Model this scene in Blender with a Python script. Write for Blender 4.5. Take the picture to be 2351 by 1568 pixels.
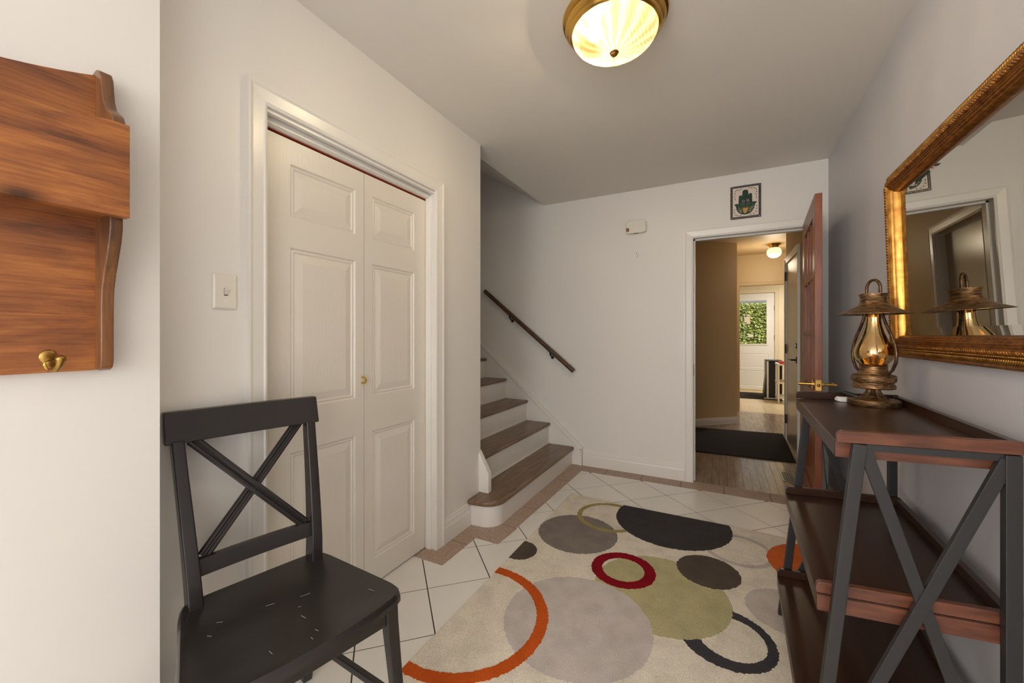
import bpy, bmesh, math, random
from mathutils import Vector, Matrix
random.seed(7)
for o in list(bpy.data.objects): bpy.data.objects.remove(o)
S = bpy.context.scene
COL = S.collection
PI = math.pi

# ------------------------------------------------------------------ camera
CAM_H = 1.19; YAW = math.radians(27.816); FPX = 913.2
cam = bpy.data.cameras.new('camera'); camo = bpy.data.objects.new('camera', cam); COL.objects.link(camo)
camo.location = (0, 0, CAM_H); camo.rotation_euler = (PI/2, 0, YAW)
cam.sensor_width = 36; cam.lens = FPX/2351*36; cam.shift_y = -13.7/2351; cam.clip_start = .02
S.camera = camo

# ------------------------------------------------------------------ world, sun, added lamps, exposure
S.view_settings.view_transform = 'Standard'; S.view_settings.look = 'None'
S.view_settings.exposure = 0.05; S.view_settings.gamma = 1.0; S.view_settings.use_curve_mapping = False
W = bpy.data.worlds.new('world'); S.world = W; W.use_nodes = True
bg = W.node_tree.nodes['Background']; bg.inputs[0].default_value = (.80, .88, 1, 1); bg.inputs[1].default_value = 1.0
def light(name, kind, loc, rot, energy, color, **kw):
    l = bpy.data.lights.new(name, kind); l.energy = energy; l.color = color
    for k, v in kw.items(): setattr(l, k, v)
    o = bpy.data.objects.new(name, l); COL.objects.link(o); o.location = loc; o.rotation_euler = rot
    return o
light('sun', 'SUN', (8, 8, 9), Vector((-.70, .34, -.62)).to_track_quat('-Z', 'Y').to_euler(), 5.5, (1, .95, .86), angle=.01)
# added lamp standing in for daylight from an assumed entrance window behind the camera
light('added_entrance_light', 'AREA', (-.34, -3.36, 1.45), (math.radians(-90), 0, PI), 52, (1, .98, .965), shape='RECTANGLE', size=1.35, size_y=1.75)
# added fill lamp at an invented right-hand window, brightens the left walls
light('side_fill_light', 'AREA', (.545, -1.75, 1.45), (math.radians(90), 0, math.radians(90)), 15, (1, .98, .965), shape='RECTANGLE', size=1.7, size_y=1.7)
light('left_fill_light', 'AREA', (-1.235, -1.9, 1.4), (math.radians(90), 0, math.radians(-90)), 62, (1, .98, .965), shape='RECTANGLE', size=1.5, size_y=1.7)  # added fill lamp at an invented left-hand window, lifts the right wall
# added area lamp to brighten the kitchen, no fixture there
light('kitchen_fill_light', 'AREA', (1.5, 8.7, 2.40), (0, 0, 0), 40, (1, .96, .9), shape='DISK', size=.5)

# ------------------------------------------------------------------ materials
def lin(c): return tuple(((x/255+.055)/1.055)**2.4 if x/255 > .04045 else x/255/12.92 for x in c)
M = {}
def mat(name, rgb, rough=.5, metal=0., bump=0., bscale=60., var=0., vscale=8., spec=None, coat=0., stretch=None, rgb2=None, detail=4., emit=None, estr=0., sharp=None):
    m = bpy.data.materials.new(name); m.use_nodes = True; nt = m.node_tree; n = nt.nodes; L = nt.links
    b = n['Principled BSDF']; c = lin(rgb)
    b.inputs['Base Color'].default_value = (*c, 1); b.inputs['Roughness'].default_value = rough; b.inputs['Metallic'].default_value = metal
    if spec is not None: b.inputs['Specular IOR Level'].default_value = spec
    if coat: b.inputs['Coat Weight'].default_value = coat; b.inputs['Coat Roughness'].default_value = .15
    if emit: b.inputs['Emission Color'].default_value = (*lin(emit), 1); b.inputs['Emission Strength'].default_value = estr
    tc = n.new('ShaderNodeTexCoord'); mp = n.new('ShaderNodeMapping'); L.new(tc.outputs['Object'], mp.inputs[0])
    if stretch: mp.inputs['Scale'].default_value = stretch
    if var or rgb2:
        t = n.new('ShaderNodeTexNoise'); t.inputs['Scale'].default_value = vscale; t.inputs['Detail'].default_value = detail
        L.new(mp.outputs[0], t.inputs[0])
        r = n.new('ShaderNodeValToRGB'); lo, hi = sharp or (.3, .7)
        r.color_ramp.elements[0].position = lo; r.color_ramp.elements[1].position = hi
        c2 = lin(rgb2) if rgb2 else tuple(x*(1-var) for x in c)
        r.color_ramp.elements[0].color = (*c2, 1); r.color_ramp.elements[1].color = (*c, 1)
        L.new(t.outputs['Fac'], r.inputs[0]); L.new(r.outputs[0], b.inputs['Base Color'])
    if bump:
        t = n.new('ShaderNodeTexNoise'); t.inputs['Scale'].default_value = bscale; t.inputs['Detail'].default_value = 3
        L.new(mp.outputs[0], t.inputs[0])
        bp = n.new('ShaderNodeBump'); bp.inputs['Strength'].default_value = bump; bp.inputs['Distance'].default_value = .002
        L.new(t.outputs['Fac'], bp.inputs['Height']); L.new(bp.outputs[0], b.inputs['Normal'])
    M[name] = m; return m
mat('paint', (232, 228, 222), .45, bump=.05, bscale=90)
mat('paint_blue', (204, 202, 207), .5, bump=.05, bscale=90)
mat('ceiling', (232, 227, 219), .75, bump=.05, bscale=120)
mat('hall_paint', (212, 187, 146), .5)
mat('kitchen_paint', (226, 212, 182), .6)
mat('trim', (234, 230, 223), .28, bump=.06, bscale=40, stretch=(1, 1, .3))
mat('door_white', (230, 223, 212), .33, bump=.35, bscale=26, stretch=(1, 5, .7))
mat('door_grey', (190, 180, 164), .22)
mat('trim_warm', (214, 190, 150), .35)
mat('grout', (70, 56, 45), .9)
mat('tile', (241, 237, 230), .22, var=.06, vscale=4)
mat('stone', (200, 176, 158), .55, rgb2=(156, 130, 114), vscale=260, detail=2, sharp=(.4, .62))
mat('stair_wood', (138, 110, 84), .32, rgb2=(98, 76, 58), vscale=7, stretch=(6, .6, 6), bump=.05)
mat('rail_wood', (92, 66, 44), .35, rgb2=(56, 38, 26), vscale=9, stretch=(1, 4, 4))
mat('plank', (176, 156, 138), .2, rgb2=(152, 130, 112), vscale=9, stretch=(5, .5, 5))
mat('kitchen_tile', (226, 208, 172), .3, var=.1, vscale=5)
mat('mat_black', (34, 28, 24), .95, var=.5, vscale=300, bump=.6, bscale=400)
mat('chair_black', (40, 36, 35), .27, bump=.04, bscale=300)
mat('scratch', (150, 146, 140), .7)
mat('walnut', (64, 40, 28), .3, rgb2=(46, 28, 20), vscale=5, stretch=(8, .6, 8), bump=.03)
mat('walnut_edge', (116, 70, 50), .34, rgb2=(78, 46, 34), vscale=12, stretch=(.7, 3, 5))
mat('iron', (42, 40, 40), .5, bump=.08, bscale=500)
mat('brass', (214, 172, 92), .2, 1.)
mat('brass_dark', (170, 128, 62), .25, 1.)
mat('brass_old', (168, 134, 72), .34, 1.)
mat('steel', (150, 146, 138), .3, 1.)
mat('steel_dark', (70, 66, 62), .35, 1.)
mat('gold', (190, 128, 58), .36, .85, rgb2=(116, 68, 28), vscale=60, bump=.25, bscale=180)
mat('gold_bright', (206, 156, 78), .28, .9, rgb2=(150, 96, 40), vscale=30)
mat('mirror', (214, 212, 204), .0, 1.)
mat('plastic', (232, 226, 214), .3)
mat('plastic_white', (236, 232, 226), .35)
mat('plastic_black', (22, 21, 21), .4)
mat('black', (10, 9, 9), .5)
mat('closet_red', (160, 54, 20), .8)
mat('cherry', (146, 76, 36), .4, rgb2=(104, 50, 24), vscale=10, stretch=(5, 5, .5), coat=.1)
mat('white_gloss', (236, 234, 228), .3)
mat('paper', (238, 226, 200), .7)
mat('label_grey', (90, 88, 84), .7)
mat('red', (190, 40, 34), .4)
mat('bark', (48, 40, 26), .9)
mat('leaf', (222, 224, 118), .5, rgb2=(92, 112, 52), vscale=22, detail=4)
mat('roof_grey', (150, 148, 150), .8)
mat('ground', (120, 124, 96), .9)
mat('closet_dark', (60, 40, 30), .9)
mat('porcelain', (226, 212, 200), .2)
mat('ink_black', (26, 24, 28), .25); mat('ink_green', (40, 74, 56), .25, rgb2=(28, 48, 40), vscale=60); mat('ink_gold', (196, 156, 78), .25)
mat('ink_olive', (72, 74, 44), .3); mat('ink_brown', (92, 58, 44), .3); mat('sensor_amber', (150, 92, 20), .25)
def rugmat(name, rgb):
    m = mat(name, rgb, .95, spec=.1); nt = m.node_tree; n = nt.nodes; L = nt.links; b = n['Principled BSDF']; tc = n.new('ShaderNodeTexCoord'); c = lin(rgb)
    def noise(sc, det, lo, hi, dark):
        t = n.new('ShaderNodeTexNoise'); t.inputs['Scale'].default_value = sc; t.inputs['Detail'].default_value = det; L.new(tc.outputs['Object'], t.inputs[0])
        r = n.new('ShaderNodeMapRange'); r.inputs[1].default_value = lo; r.inputs[2].default_value = hi; r.inputs[3].default_value = dark; r.inputs[4].default_value = 1; L.new(t.outputs['Fac'], r.inputs[0]); return t, r
    t1, r1 = noise(11, 3, .3, .6, .84); t2, r2 = noise(380, 3, .34, .5, .68)
    mu = n.new('ShaderNodeMath'); mu.operation = 'MULTIPLY'; L.new(r1.outputs[0], mu.inputs[0]); L.new(r2.outputs[0], mu.inputs[1])
    mx = n.new('ShaderNodeVectorMath'); mx.operation = 'SCALE'; mx.inputs[0].default_value = c; L.new(mu.outputs[0], mx.inputs['Scale']); L.new(mx.outputs[0], b.inputs['Base Color'])
    bp = n.new('ShaderNodeBump'); bp.inputs['Strength'].default_value = 1; bp.inputs['Distance'].default_value = .002; L.new(t2.outputs['Fac'], bp.inputs['Height']); L.new(bp.outputs[0], b.inputs['Normal'])
for k, c in dict(rug_cream=(240, 230, 213), rug_grey=(142, 133, 126), rug_olive=(172, 156, 102), rug_charcoal=(70, 66, 68), rug_brown=(94, 83, 74), rug_orange=(206, 92, 32),
                 rug_lilac=(212, 202, 196), rug_sage=(194, 186, 142), rug_red=(140, 14, 30), rug_silver=(208, 198, 190), rug_black=(72, 70, 74), rug_tangerine=(220, 110, 56)).items(): rugmat(k, c)
def glassy(name, tint, refl=.12, rough=.02, gtint=(255, 255, 255)):
    m = bpy.data.materials.new(name); m.use_nodes = True; nt = m.node_tree; n = nt.nodes; L = nt.links
    n.remove(n['Principled BSDF']); out = n['Material Output']
    t = n.new('ShaderNodeBsdfTransparent'); t.inputs[0].default_value = (*lin(tint), 1)
    g = n.new('ShaderNodeBsdfGlossy'); g.inputs['Roughness'].default_value = rough; g.inputs[0].default_value = (*lin(gtint), 1)
    f = n.new('ShaderNodeFresnel'); f.inputs[0].default_value = 1.5
    a = n.new('ShaderNodeMath'); a.operation = 'ADD'; a.inputs[1].default_value = refl-.04; a.use_clamp = True; L.new(f.outputs[0], a.inputs[0])
    mx = n.new('ShaderNodeMixShader'); L.new(a.outputs[0], mx.inputs[0]); L.new(t.outputs[0], mx.inputs[1]); L.new(g.outputs[0], mx.inputs[2]); L.new(mx.outputs[0], out.inputs[0])
    M[name] = m
glassy('pane', (246, 248, 246), .05)
glassy('amber_glass', (255, 222, 160), .42, .05, (255, 226, 170))
def wood_pine(name='pine', cols=((62, 36, 24), (118, 68, 37), (154, 92, 47), (194, 124, 60)), vert=False):
    m = bpy.data.materials.new(name); m.use_nodes = True; nt = m.node_tree; n = nt.nodes; L = nt.links; b = n['Principled BSDF']
    tc = n.new('ShaderNodeTexCoord'); mp = n.new('ShaderNodeMapping'); L.new(tc.outputs['Object'], mp.inputs[0]); mp.inputs['Scale'].default_value = (3, 3.2, .55) if vert else (3, .55, 3.4)
    mp.inputs['Rotation'].default_value = (.12, 0, 0)
    nz = n.new('ShaderNodeTexNoise'); nz.inputs['Scale'].default_value = 4.5; nz.inputs['Detail'].default_value = 8; nz.inputs['Roughness'].default_value = .62; nz.inputs['Distortion'].default_value = .5
    L.new(mp.outputs[0], nz.inputs[0])
    mp2 = n.new('ShaderNodeMapping'); mp2.inputs['Scale'].default_value = (20, 60, 3) if vert else (20, 2.2, 75); L.new(tc.outputs['Object'], mp2.inputs[0])
    nz2 = n.new('ShaderNodeTexNoise'); nz2.inputs['Scale'].default_value = 4; nz2.inputs['Detail'].default_value = 4; L.new(mp2.outputs[0], nz2.inputs[0])
    mix = n.new('ShaderNodeMath'); mix.operation = 'MULTIPLY_ADD'; mix.inputs[1].default_value = .30; L.new(nz2.outputs['Fac'], mix.inputs[0]); L.new(nz.outputs['Fac'], mix.inputs[2])
    r = n.new('ShaderNodeValToRGB'); e = r.color_ramp.elements
    e[0].position = .40; e[0].color = (*lin(cols[0]), 1); e[1].position = .84; e[1].color = (*lin(cols[3]), 1)
    for p, c in ((.52, cols[1]), (.66, cols[2])):
        x = e.new(p); x.color = (*lin(c), 1)
    L.new(mix.outputs[0], r.inputs[0])
    # a dark knot in the board
    kn = n.new('ShaderNodeVectorMath'); kn.operation = 'DISTANCE'; kmp = n.new('ShaderNodeMapping'); kmp.inputs['Scale'].default_value = (.4, .8, 1.6)
    L.new(tc.outputs['Object'], kmp.inputs[0]); L.new(kmp.outputs[0], kn.inputs[0]); kn.inputs[1].default_value = (.4*.12, .8*.226, 1.6*.352)
    kr = n.new('ShaderNodeValToRGB'); k = kr.color_ramp.elements; k[0].position = .008; k[0].color = (.08, .05, .05, 1); k[1].position = .034; k[1].color = (1, 1, 1, 1)
    L.new(kn.outputs['Value'], kr.inputs[0])
    mm = n.new('ShaderNodeMix'); mm.data_type = 'RGBA'; mm.blend_type = 'MULTIPLY'; mm.inputs[0].default_value = .85
    L.new(r.outputs[0], mm.inputs[6]); L.new(kr.outputs[0], mm.inputs[7]); L.new(mm.outputs[2], b.inputs['Base Color'])
    b.inputs['Roughness'].default_value = .34; b.inputs['Coat Weight'].default_value = .25; b.inputs['Coat Roughness'].default_value = .25
    M[name] = m
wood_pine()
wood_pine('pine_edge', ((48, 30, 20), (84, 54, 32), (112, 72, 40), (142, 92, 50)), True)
def bronze():
    m = mat('bronze', (186, 142, 92), .42, .75, rgb2=(58, 44, 35), vscale=12, stretch=(4, 4, 24), detail=7, sharp=(.34, .78), bump=.2, bscale=30)
bronze()
mat('bronze_rod', (128, 96, 64), .34, .8, rgb2=(62, 46, 36), vscale=50, detail=3, sharp=(.35, .75))
def bowl_glass():
    m = bpy.data.materials.new('bowl_glass'); m.use_nodes = True; nt = m.node_tree; n = nt.nodes; L = nt.links; b = n['Principled BSDF']
    b.inputs['Base Color'].default_value = (*lin((255, 236, 180)), 1); b.inputs['Roughness'].default_value = .25
    b.inputs['Emission Color'].default_value = (*lin((255, 214, 120)), 1); b.inputs['Emission Strength'].default_value = .62
    tc = n.new('ShaderNodeTexCoord'); w = n.new('ShaderNodeTexWave'); w.inputs['Scale'].default_value = 26; w.inputs['Distortion'].default_value = 5; w.inputs['Detail'].default_value = 2
    L.new(tc.outputs['Object'], w.inputs[0]); bp = n.new('ShaderNodeBump'); bp.inputs['Strength'].default_value = .5; bp.inputs['Distance'].default_value = .004
    L.new(w.outputs['Fac'], bp.inputs['Height']); L.new(bp.outputs[0], b.inputs['Normal'])
    tr = n.new('ShaderNodeBsdfTranslucent'); tr.inputs[0].default_value = (*lin((255, 232, 176)), 1); L.new(bp.outputs[0], tr.inputs['Normal'])
    mx = n.new('ShaderNodeMixShader'); mx.inputs[0].default_value = .22; L.new(b.outputs[0], mx.inputs[1]); L.new(tr.outputs[0], mx.inputs[2])
    tp = n.new('ShaderNodeBsdfTransparent'); tp.inputs[0].default_value = (*lin((255, 238, 192)), 1)
    m2 = n.new('ShaderNodeMixShader'); 
    gr = n.new('ShaderNodeTexGradient'); gr.gradient_type = 'RADIAL'; L.new(tc.outputs['Object'], gr.inputs[0])
    nz = n.new('ShaderNodeTexNoise'); nz.inputs['Scale'].default_value = 9; L.new(tc.outputs['Object'], nz.inputs[0])
    ad = n.new('ShaderNodeMath'); ad.operation = 'MULTIPLY_ADD'; ad.inputs[1].default_value = .06; L.new(nz.outputs['Fac'], ad.inputs[0]); L.new(gr.outputs['Fac'], ad.inputs[2])
    si = n.new('ShaderNodeMath'); si.operation = 'MULTIPLY'; si.inputs[1].default_value = 2*PI*16; L.new(ad.outputs[0], si.inputs[0])
    sn = n.new('ShaderNodeMath'); sn.operation = 'SINE'; L.new(si.outputs[0], sn.inputs[0])
    mr = n.new('ShaderNodeMapRange'); mr.inputs[1].default_value = -1; mr.inputs[2].default_value = 1; mr.inputs[3].default_value = .34; mr.inputs[4].default_value = .70; L.new(sn.outputs[0], mr.inputs[0])
    m2.name = 'bowl_mix'; L.new(mr.outputs[0], m2.inputs[0]); L.new(mx.outputs[0], m2.inputs[1]); L.new(tp.outputs[0], m2.inputs[2]); L.new(m2.outputs[0], n['Material Output'].inputs[0])
    M['bowl_glass'] = m
bowl_glass()
mat('bulb_lit', (255, 250, 236), .3, emit=(255, 244, 214), estr=25.)
mat('globe', (255, 250, 236), .3, emit=(255, 238, 200), estr=.85)

# ------------------------------------------------------------------ mesh helpers
class MB:
    def __init__(s): s.v = []; s.f = []; s.mi = []
    def add(s, vs, fs, mi=0):
        o = len(s.v); s.v += [tuple(p) for p in vs]; s.f += [tuple(i+o for i in f) for f in fs]; s.mi += [mi]*len(fs); return s
    def box(s, a, b, mi=0):
        (x0, y0, z0), (x1, y1, z1) = a, b
        x0, x1 = min(x0, x1), max(x0, x1); y0, y1 = min(y0, y1), max(y0, y1); z0, z1 = min(z0, z1), max(z0, z1)
        return s.add([(x, y, z) for z in (z0, z1) for y in (y0, y1) for x in (x0, x1)],
                     [(0, 2, 3, 1), (4, 5, 7, 6), (0, 1, 5, 4), (2, 6, 7, 3), (0, 4, 6, 2), (1, 3, 7, 5)], mi)
    def prism(s, poly, axis, a, b, mi=0):
        # poly: 2D points in the two other axes in order (x,y)->axis z, (x,z)->axis y, (y,z)->axis x
        def P(p, t): return {'z': (p[0], p[1], t), 'y': (p[0], t, p[1]), 'x': (t, p[0], p[1])}[axis]
        n = len(poly); vs = [P(p, a) for p in poly]+[P(p, b) for p in poly]
        fs = [tuple(range(n))[::-1], tuple(range(n, 2*n))]+[(i, (i+1) % n, (i+1) % n+n, i+n) for i in range(n)]
        return s.add(vs, fs, mi)
    def lathe(s, prof, c=(0, 0, 0), seg=32, mi=0, ripple=None):
        vs = []; fs = []; n = len(prof)
        for i in range(seg):
            a = 2*PI*i/seg
            for (r, z) in prof:
                rr = max(r, 1e-5)*(1+(ripple[1]*math.cos(ripple[0]*a) if ripple else 0)); vs.append((c[0]+rr*math.cos(a), c[1]+rr*math.sin(a), c[2]+z))
        for i in range(seg):
            j = (i+1) % seg
            for k in range(n-1): fs.append((i*n+k, j*n+k, j*n+k+1, i*n+k+1))
        return s.add(vs, fs, mi)
    def tube(s, path, r, seg=8, mi=0, closed=False):
        P = [Vector(p) for p in path]; n = len(P); vs = []; fs = []; up = None
        for i in range(n):
            t = (P[(i+1) % n]-P[i-1]) if closed else (P[min(i+1, n-1)]-P[max(i-1, 0)])
            t.normalize()
            if up is None:
                up = Vector((0, 0, 1)) if abs(t.z) < .9 else Vector((1, 0, 0))
            side = t.cross(up).normalized(); up = side.cross(t).normalized(); rr = r[i] if isinstance(r, (list, tuple)) else r
            for k in range(seg):
                a = 2*PI*k/seg; vs.append(P[i]+side*math.cos(a)*rr+up*math.sin(a)*rr)
        for i in range(n if closed else n-1):
            j = (i+1) % n
            for k in range(seg): fs.append((i*seg+k, i*seg+(k+1) % seg, j*seg+(k+1) % seg, j*seg+k))
        if not closed: fs += [tuple(range(seg))[::-1], tuple(range((n-1)*seg, n*seg))]
        return s.add(vs, fs, mi)
    def bar(s, a, b, w, h, up=(0, 0, 1), mi=0):
        # square-section bar from a to b; w along (dir x up), h along the corrected up
        a = Vector(a); b = Vector(b); t = (b-a).normalized(); sd = t.cross(Vector(up)).normalized(); u = sd.cross(t)
        vs = [p+sd*(w/2*i)+u*(h/2*j) for p in (a, b) for (i, j) in ((-1, -1), (1, -1), (1, 1), (-1, 1))]
        return s.add(vs, [(3, 2, 1, 0), (4, 5, 6, 7)]+[(i, (i+1) % 4, (i+1) % 4+4, i+4) for i in range(4)], mi)
    def ball(s, c, r, seg=10, rings=6, sc=(1, 1, 1), mi=0):
        prof = [(math.sin(PI*k/rings)*r, -math.cos(PI*k/rings)*r) for k in range(rings+1)]
        o = len(s.v); s.lathe(prof, (0, 0, 0), seg, mi)
        for i in range(o, len(s.v)):
            p = s.v[i]; s.v[i] = (c[0]+p[0]*sc[0], c[1]+p[1]*sc[1], c[2]+p[2]*sc[2])
        return s
    def map(s, fn): s.v = [tuple(fn(Vector(p))) for p in s.v]; return s
ORG = {}
def fix(me):
    bm = bmesh.new(); bm.from_mesh(me); bmesh.ops.recalc_face_normals(bm, faces=bm.faces); bm.to_mesh(me); bm.free()
def obj(name, mb, m, parent=None, bevel=0, smooth=False, sharp=38, label=None, seg=2, weld=False, org=None):
    vs = mb.v
    if parent is not None: og = ORG[parent.name]
    elif org is not None: og = Vector(org)
    else:
        xs, ys, zs = zip(*vs); og = Vector(((min(xs)+max(xs))/2, (min(ys)+max(ys))/2, min(zs)))
    me = bpy.data.meshes.new(name); me.from_pydata([tuple(Vector(p)-og) for p in vs], [], mb.f); fix(me)
    ms = m if isinstance(m, (list, tuple)) else [m]
    for k in ms: me.materials.append(M[k])
    for p, i in zip(me.polygons, mb.mi): p.material_index = i
    o = bpy.data.objects.new(name, me); COL.objects.link(o); ORG[o.name] = og
    if parent is not None: o.parent = parent
    else: o.location = og
    if weld or smooth:
        bm = bmesh.new(); bm.from_mesh(me); bmesh.ops.remove_doubles(bm, verts=bm.verts, dist=1e-5); bmesh.ops.recalc_face_normals(bm, faces=bm.faces); bm.to_mesh(me); bm.free()
    if smooth:
        for p in me.polygons: p.use_smooth = True
        me.set_sharp_from_angle(angle=math.radians(sharp))
    if bevel:
        b = o.modifiers.new('bevel', 'BEVEL'); b.width = bevel; b.segments = seg; b.limit_method = 'ANGLE'; b.angle_limit = math.radians(35)
        for p in me.polygons: p.use_smooth = True
        w = o.modifiers.new('wn', 'WEIGHTED_NORMAL'); w.keep_sharp = True
    if label: o['label'] = label
    return o
def share(name, src, parent, loc, rot=0):
    o = bpy.data.objects.new(name, src.data); COL.objects.link(o); o.parent = parent; o.location = loc; o.rotation_euler = (0, 0, rot); return o
def thing(name, label, cat, loc, group=None):
    o = bpy.data.objects.new(name, None); COL.objects.link(o); o.location = loc; o.empty_display_size = .05; ORG[o.name] = Vector(loc)
    o['label'] = label; o['category'] = cat
    if group: o['group'] = group
    return o
def tag(o, label, cat, group=None):
    o['label'] = label; o['category'] = cat
    if group: o['group'] = group
    return o
def struct(name, mb, m, label=None, cat=None, **kw):
    o = obj(name, mb, m, None, **kw); o['kind'] = 'structure'
    if label: o['label'] = label
    if cat: o['category'] = cat
    return o
def sroot(name, label, cat, loc):
    o = thing(name, label, cat, loc); o['kind'] = 'structure'; return o

# ------------------------------------------------------------------ room dimensions
XL, XD, YF, ZC, XK = -1.4086, -1.467, 3.539, 2.444, -1.27
YB = -3.4
def xr(y): return .649+.0152*(y-2.306)
OPX0, OPX1, OPZ = -.205, .565, 1.978

# walls
w = MB()
w.box((XL-.12, .479, 0), (XL, .822, ZC)); w.box((XL-.12, 1.757, 0), (XL, 2.223, ZC)); w.box((XL-.12, .822, 1.985), (XL, 1.757, ZC))
struct('wall_left', w, 'paint', 'warm white wall holding the folding closet doors', 'wall')
w = MB(); w.box((XK-.3, -1.1, 0), (XK, .479, ZC)); w.box((XK-.3, YB, 0), (XK, -2.7, ZC)); w.box((XK-.3, -2.7, 0), (XK, -1.1, .5)); w.box((XK-.3, -2.7, 2.3), (XK, -1.1, ZC))
struct('wall_near', w, 'paint', 'white wall stepping forward behind the wooden coat rack', 'wall')
wf = MB()
for a, b in (((-2.7, .5), (-2.65, 2.3)), ((-1.15, .5), (-1.1, 2.3)), ((-2.65, .5), (-1.15, .55)), ((-2.65, 2.25), (-1.15, 2.3)), ((-1.925, .55), (-1.875, 2.25))): wf.box((XK-.12, a[0], a[1]), (XK-.06, b[0], b[1]))
wo = struct('added_window_3', wf, 'trim', 'added white framed window behind the viewer opposite the added side window', 'window')  # unseen window, invented to go with the left fill lamp
obj('pane', MB().box((XK-.092, -2.65, .55), (XK-.088, -1.925, 2.25)), 'pane', wo); obj('pane', MB().box((XK-.092, -1.875, .55), (XK-.088, -1.15, 2.25)), 'pane', wo)
w = MB()
def wr(y0, y1, z0, z1): w.prism([(xr(y0), y0), (xr(y0)+.12, y0), (xr(y1)+.12, y1), (xr(y1), y1)], 'z', z0, z1)
wr(-.85, YF, 0, ZC); wr(YB, -2.65, 0, ZC); wr(-2.65, -.85, 0, .55); wr(-2.65, -.85, 2.35, ZC)
struct('wall_right', w, 'paint_blue', 'lilac grey wall behind the gilt mirror and console', 'wall')
wf = MB()
for a, b in (((-2.65, .55), (-2.6, 2.35)), ((-.9, .55), (-.85, 2.35)), ((-2.6, .55), (-.9, .6)), ((-2.6, 2.3), (-.9, 2.35)), ((-1.775, .6), (-1.725, 2.3))): wf.box((.615, a[0], a[1]), (.67, b[0], b[1]))
wo = struct('added_window_2', wf, 'trim', 'added white framed side window behind the viewer', 'window')  # unseen window, invented to go with the right fill lamp
obj('pane', MB().box((.64, -2.6, .6), (.644, -1.775, 2.3)), 'pane', wo); obj('pane', MB().box((.64, -1.725, .6), (.644, -.9, 2.3)), 'pane', wo)
w = MB()
w.box((-3.3, YF, 0), (OPX0-.016, YF+.12, ZC)); w.box((OPX1+.016, YF, 0), (xr(YF)+.12, YF+.12, ZC)); w.box((OPX0-.016, YF, OPZ+.016), (OPX1+.016, YF+.12, ZC)); w.box((-3.3, YF, ZC), (-1.3, YF+.12, 3.8))
struct('wall_far', w, 'paint', 'off white wall with the doorway to the hall', 'wall')
w = MB().box((-3.3, 2.103, 0), (XL-.001, 2.223, 3.8)); struct('wall_stair', w, 'paint', 'wall along the near side of the stairs', 'wall')
w = MB().box((-3.4, 2.1, 0), (-3.3, YF+.12, 3.9)); struct('wall_stair_end', w, 'paint', 'wall closing the top of the stairs', 'wall')
# back wall behind the camera, set deep for even light, with an added glazed entrance
w = MB(); w.box((-1.6, YB-.12, 0), (-1.05, YB, ZC)); w.box((.37, YB-.12, 0), (.9, YB, ZC)); w.box((-1.05, YB-.12, 2.35), (.37, YB, ZC)); w.box((-1.05, YB-.12, 0), (.37, YB, .55))
struct('wall_back', w, 'paint', 'wall behind the viewer with an added wide glazed opening', 'wall')
wf = MB()
for a, b in (((-1.05, YB-.10, .55), (-1.0, YB-.04, 2.35)), ((.32, YB-.10, .55), (.37, YB-.04, 2.35)), ((-1.0, YB-.10, .55), (.32, YB-.04, .6)), ((-1.0, YB-.10, 2.3), (.32, YB-.04, 2.35)), ((-.365, YB-.10, .6), (-.315, YB-.04, 2.3))): wf.box(a, b)
wo = struct('added_window_1', wf, 'trim', 'added white framed entrance window behind the viewer', 'window')  # assumed window, out of view, added for the light from behind
obj('pane', MB().box((-1.0, YB-.072, .6), (-.365, YB-.068, 2.3)), 'pane', wo); obj('pane', MB().box((-.315, YB-.072, .6), (.32, YB-.068, 2.3)), 'pane', wo)
# ceilings
c = MB().box((-1.512, YB-.12, ZC), (.9, YF+.12, ZC+.15)); c.box((-2.2, YB-.12, ZC), (-1.512, 2.223, ZC+.15)); struct('ceiling', c, 'ceiling', 'plain painted ceiling of the entrance', 'ceiling')
c = MB().prism([(-1.512, ZC), (-3.4, ZC+.636*1.888), (-3.4, ZC+.636*1.888+.15), (-1.512, ZC+.15)], 'y', 2.1, YF+.0); struct('ceiling_stair', c, 'ceiling', 'sloping soffit above the stairs', 'ceiling')
# closet interior
w = MB(); w.box((-2.1, .70, 0), (-2.05, 2.1, ZC)); w.box((-2.1, .70, 0), (XL-.12, .74, ZC)); w.box((-2.1, .70, 2.2), (XL-.12, 2.1, 2.24)); struct('wall_closet', w, 'closet_red', 'dark red inside of the closet', 'wall')

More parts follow.
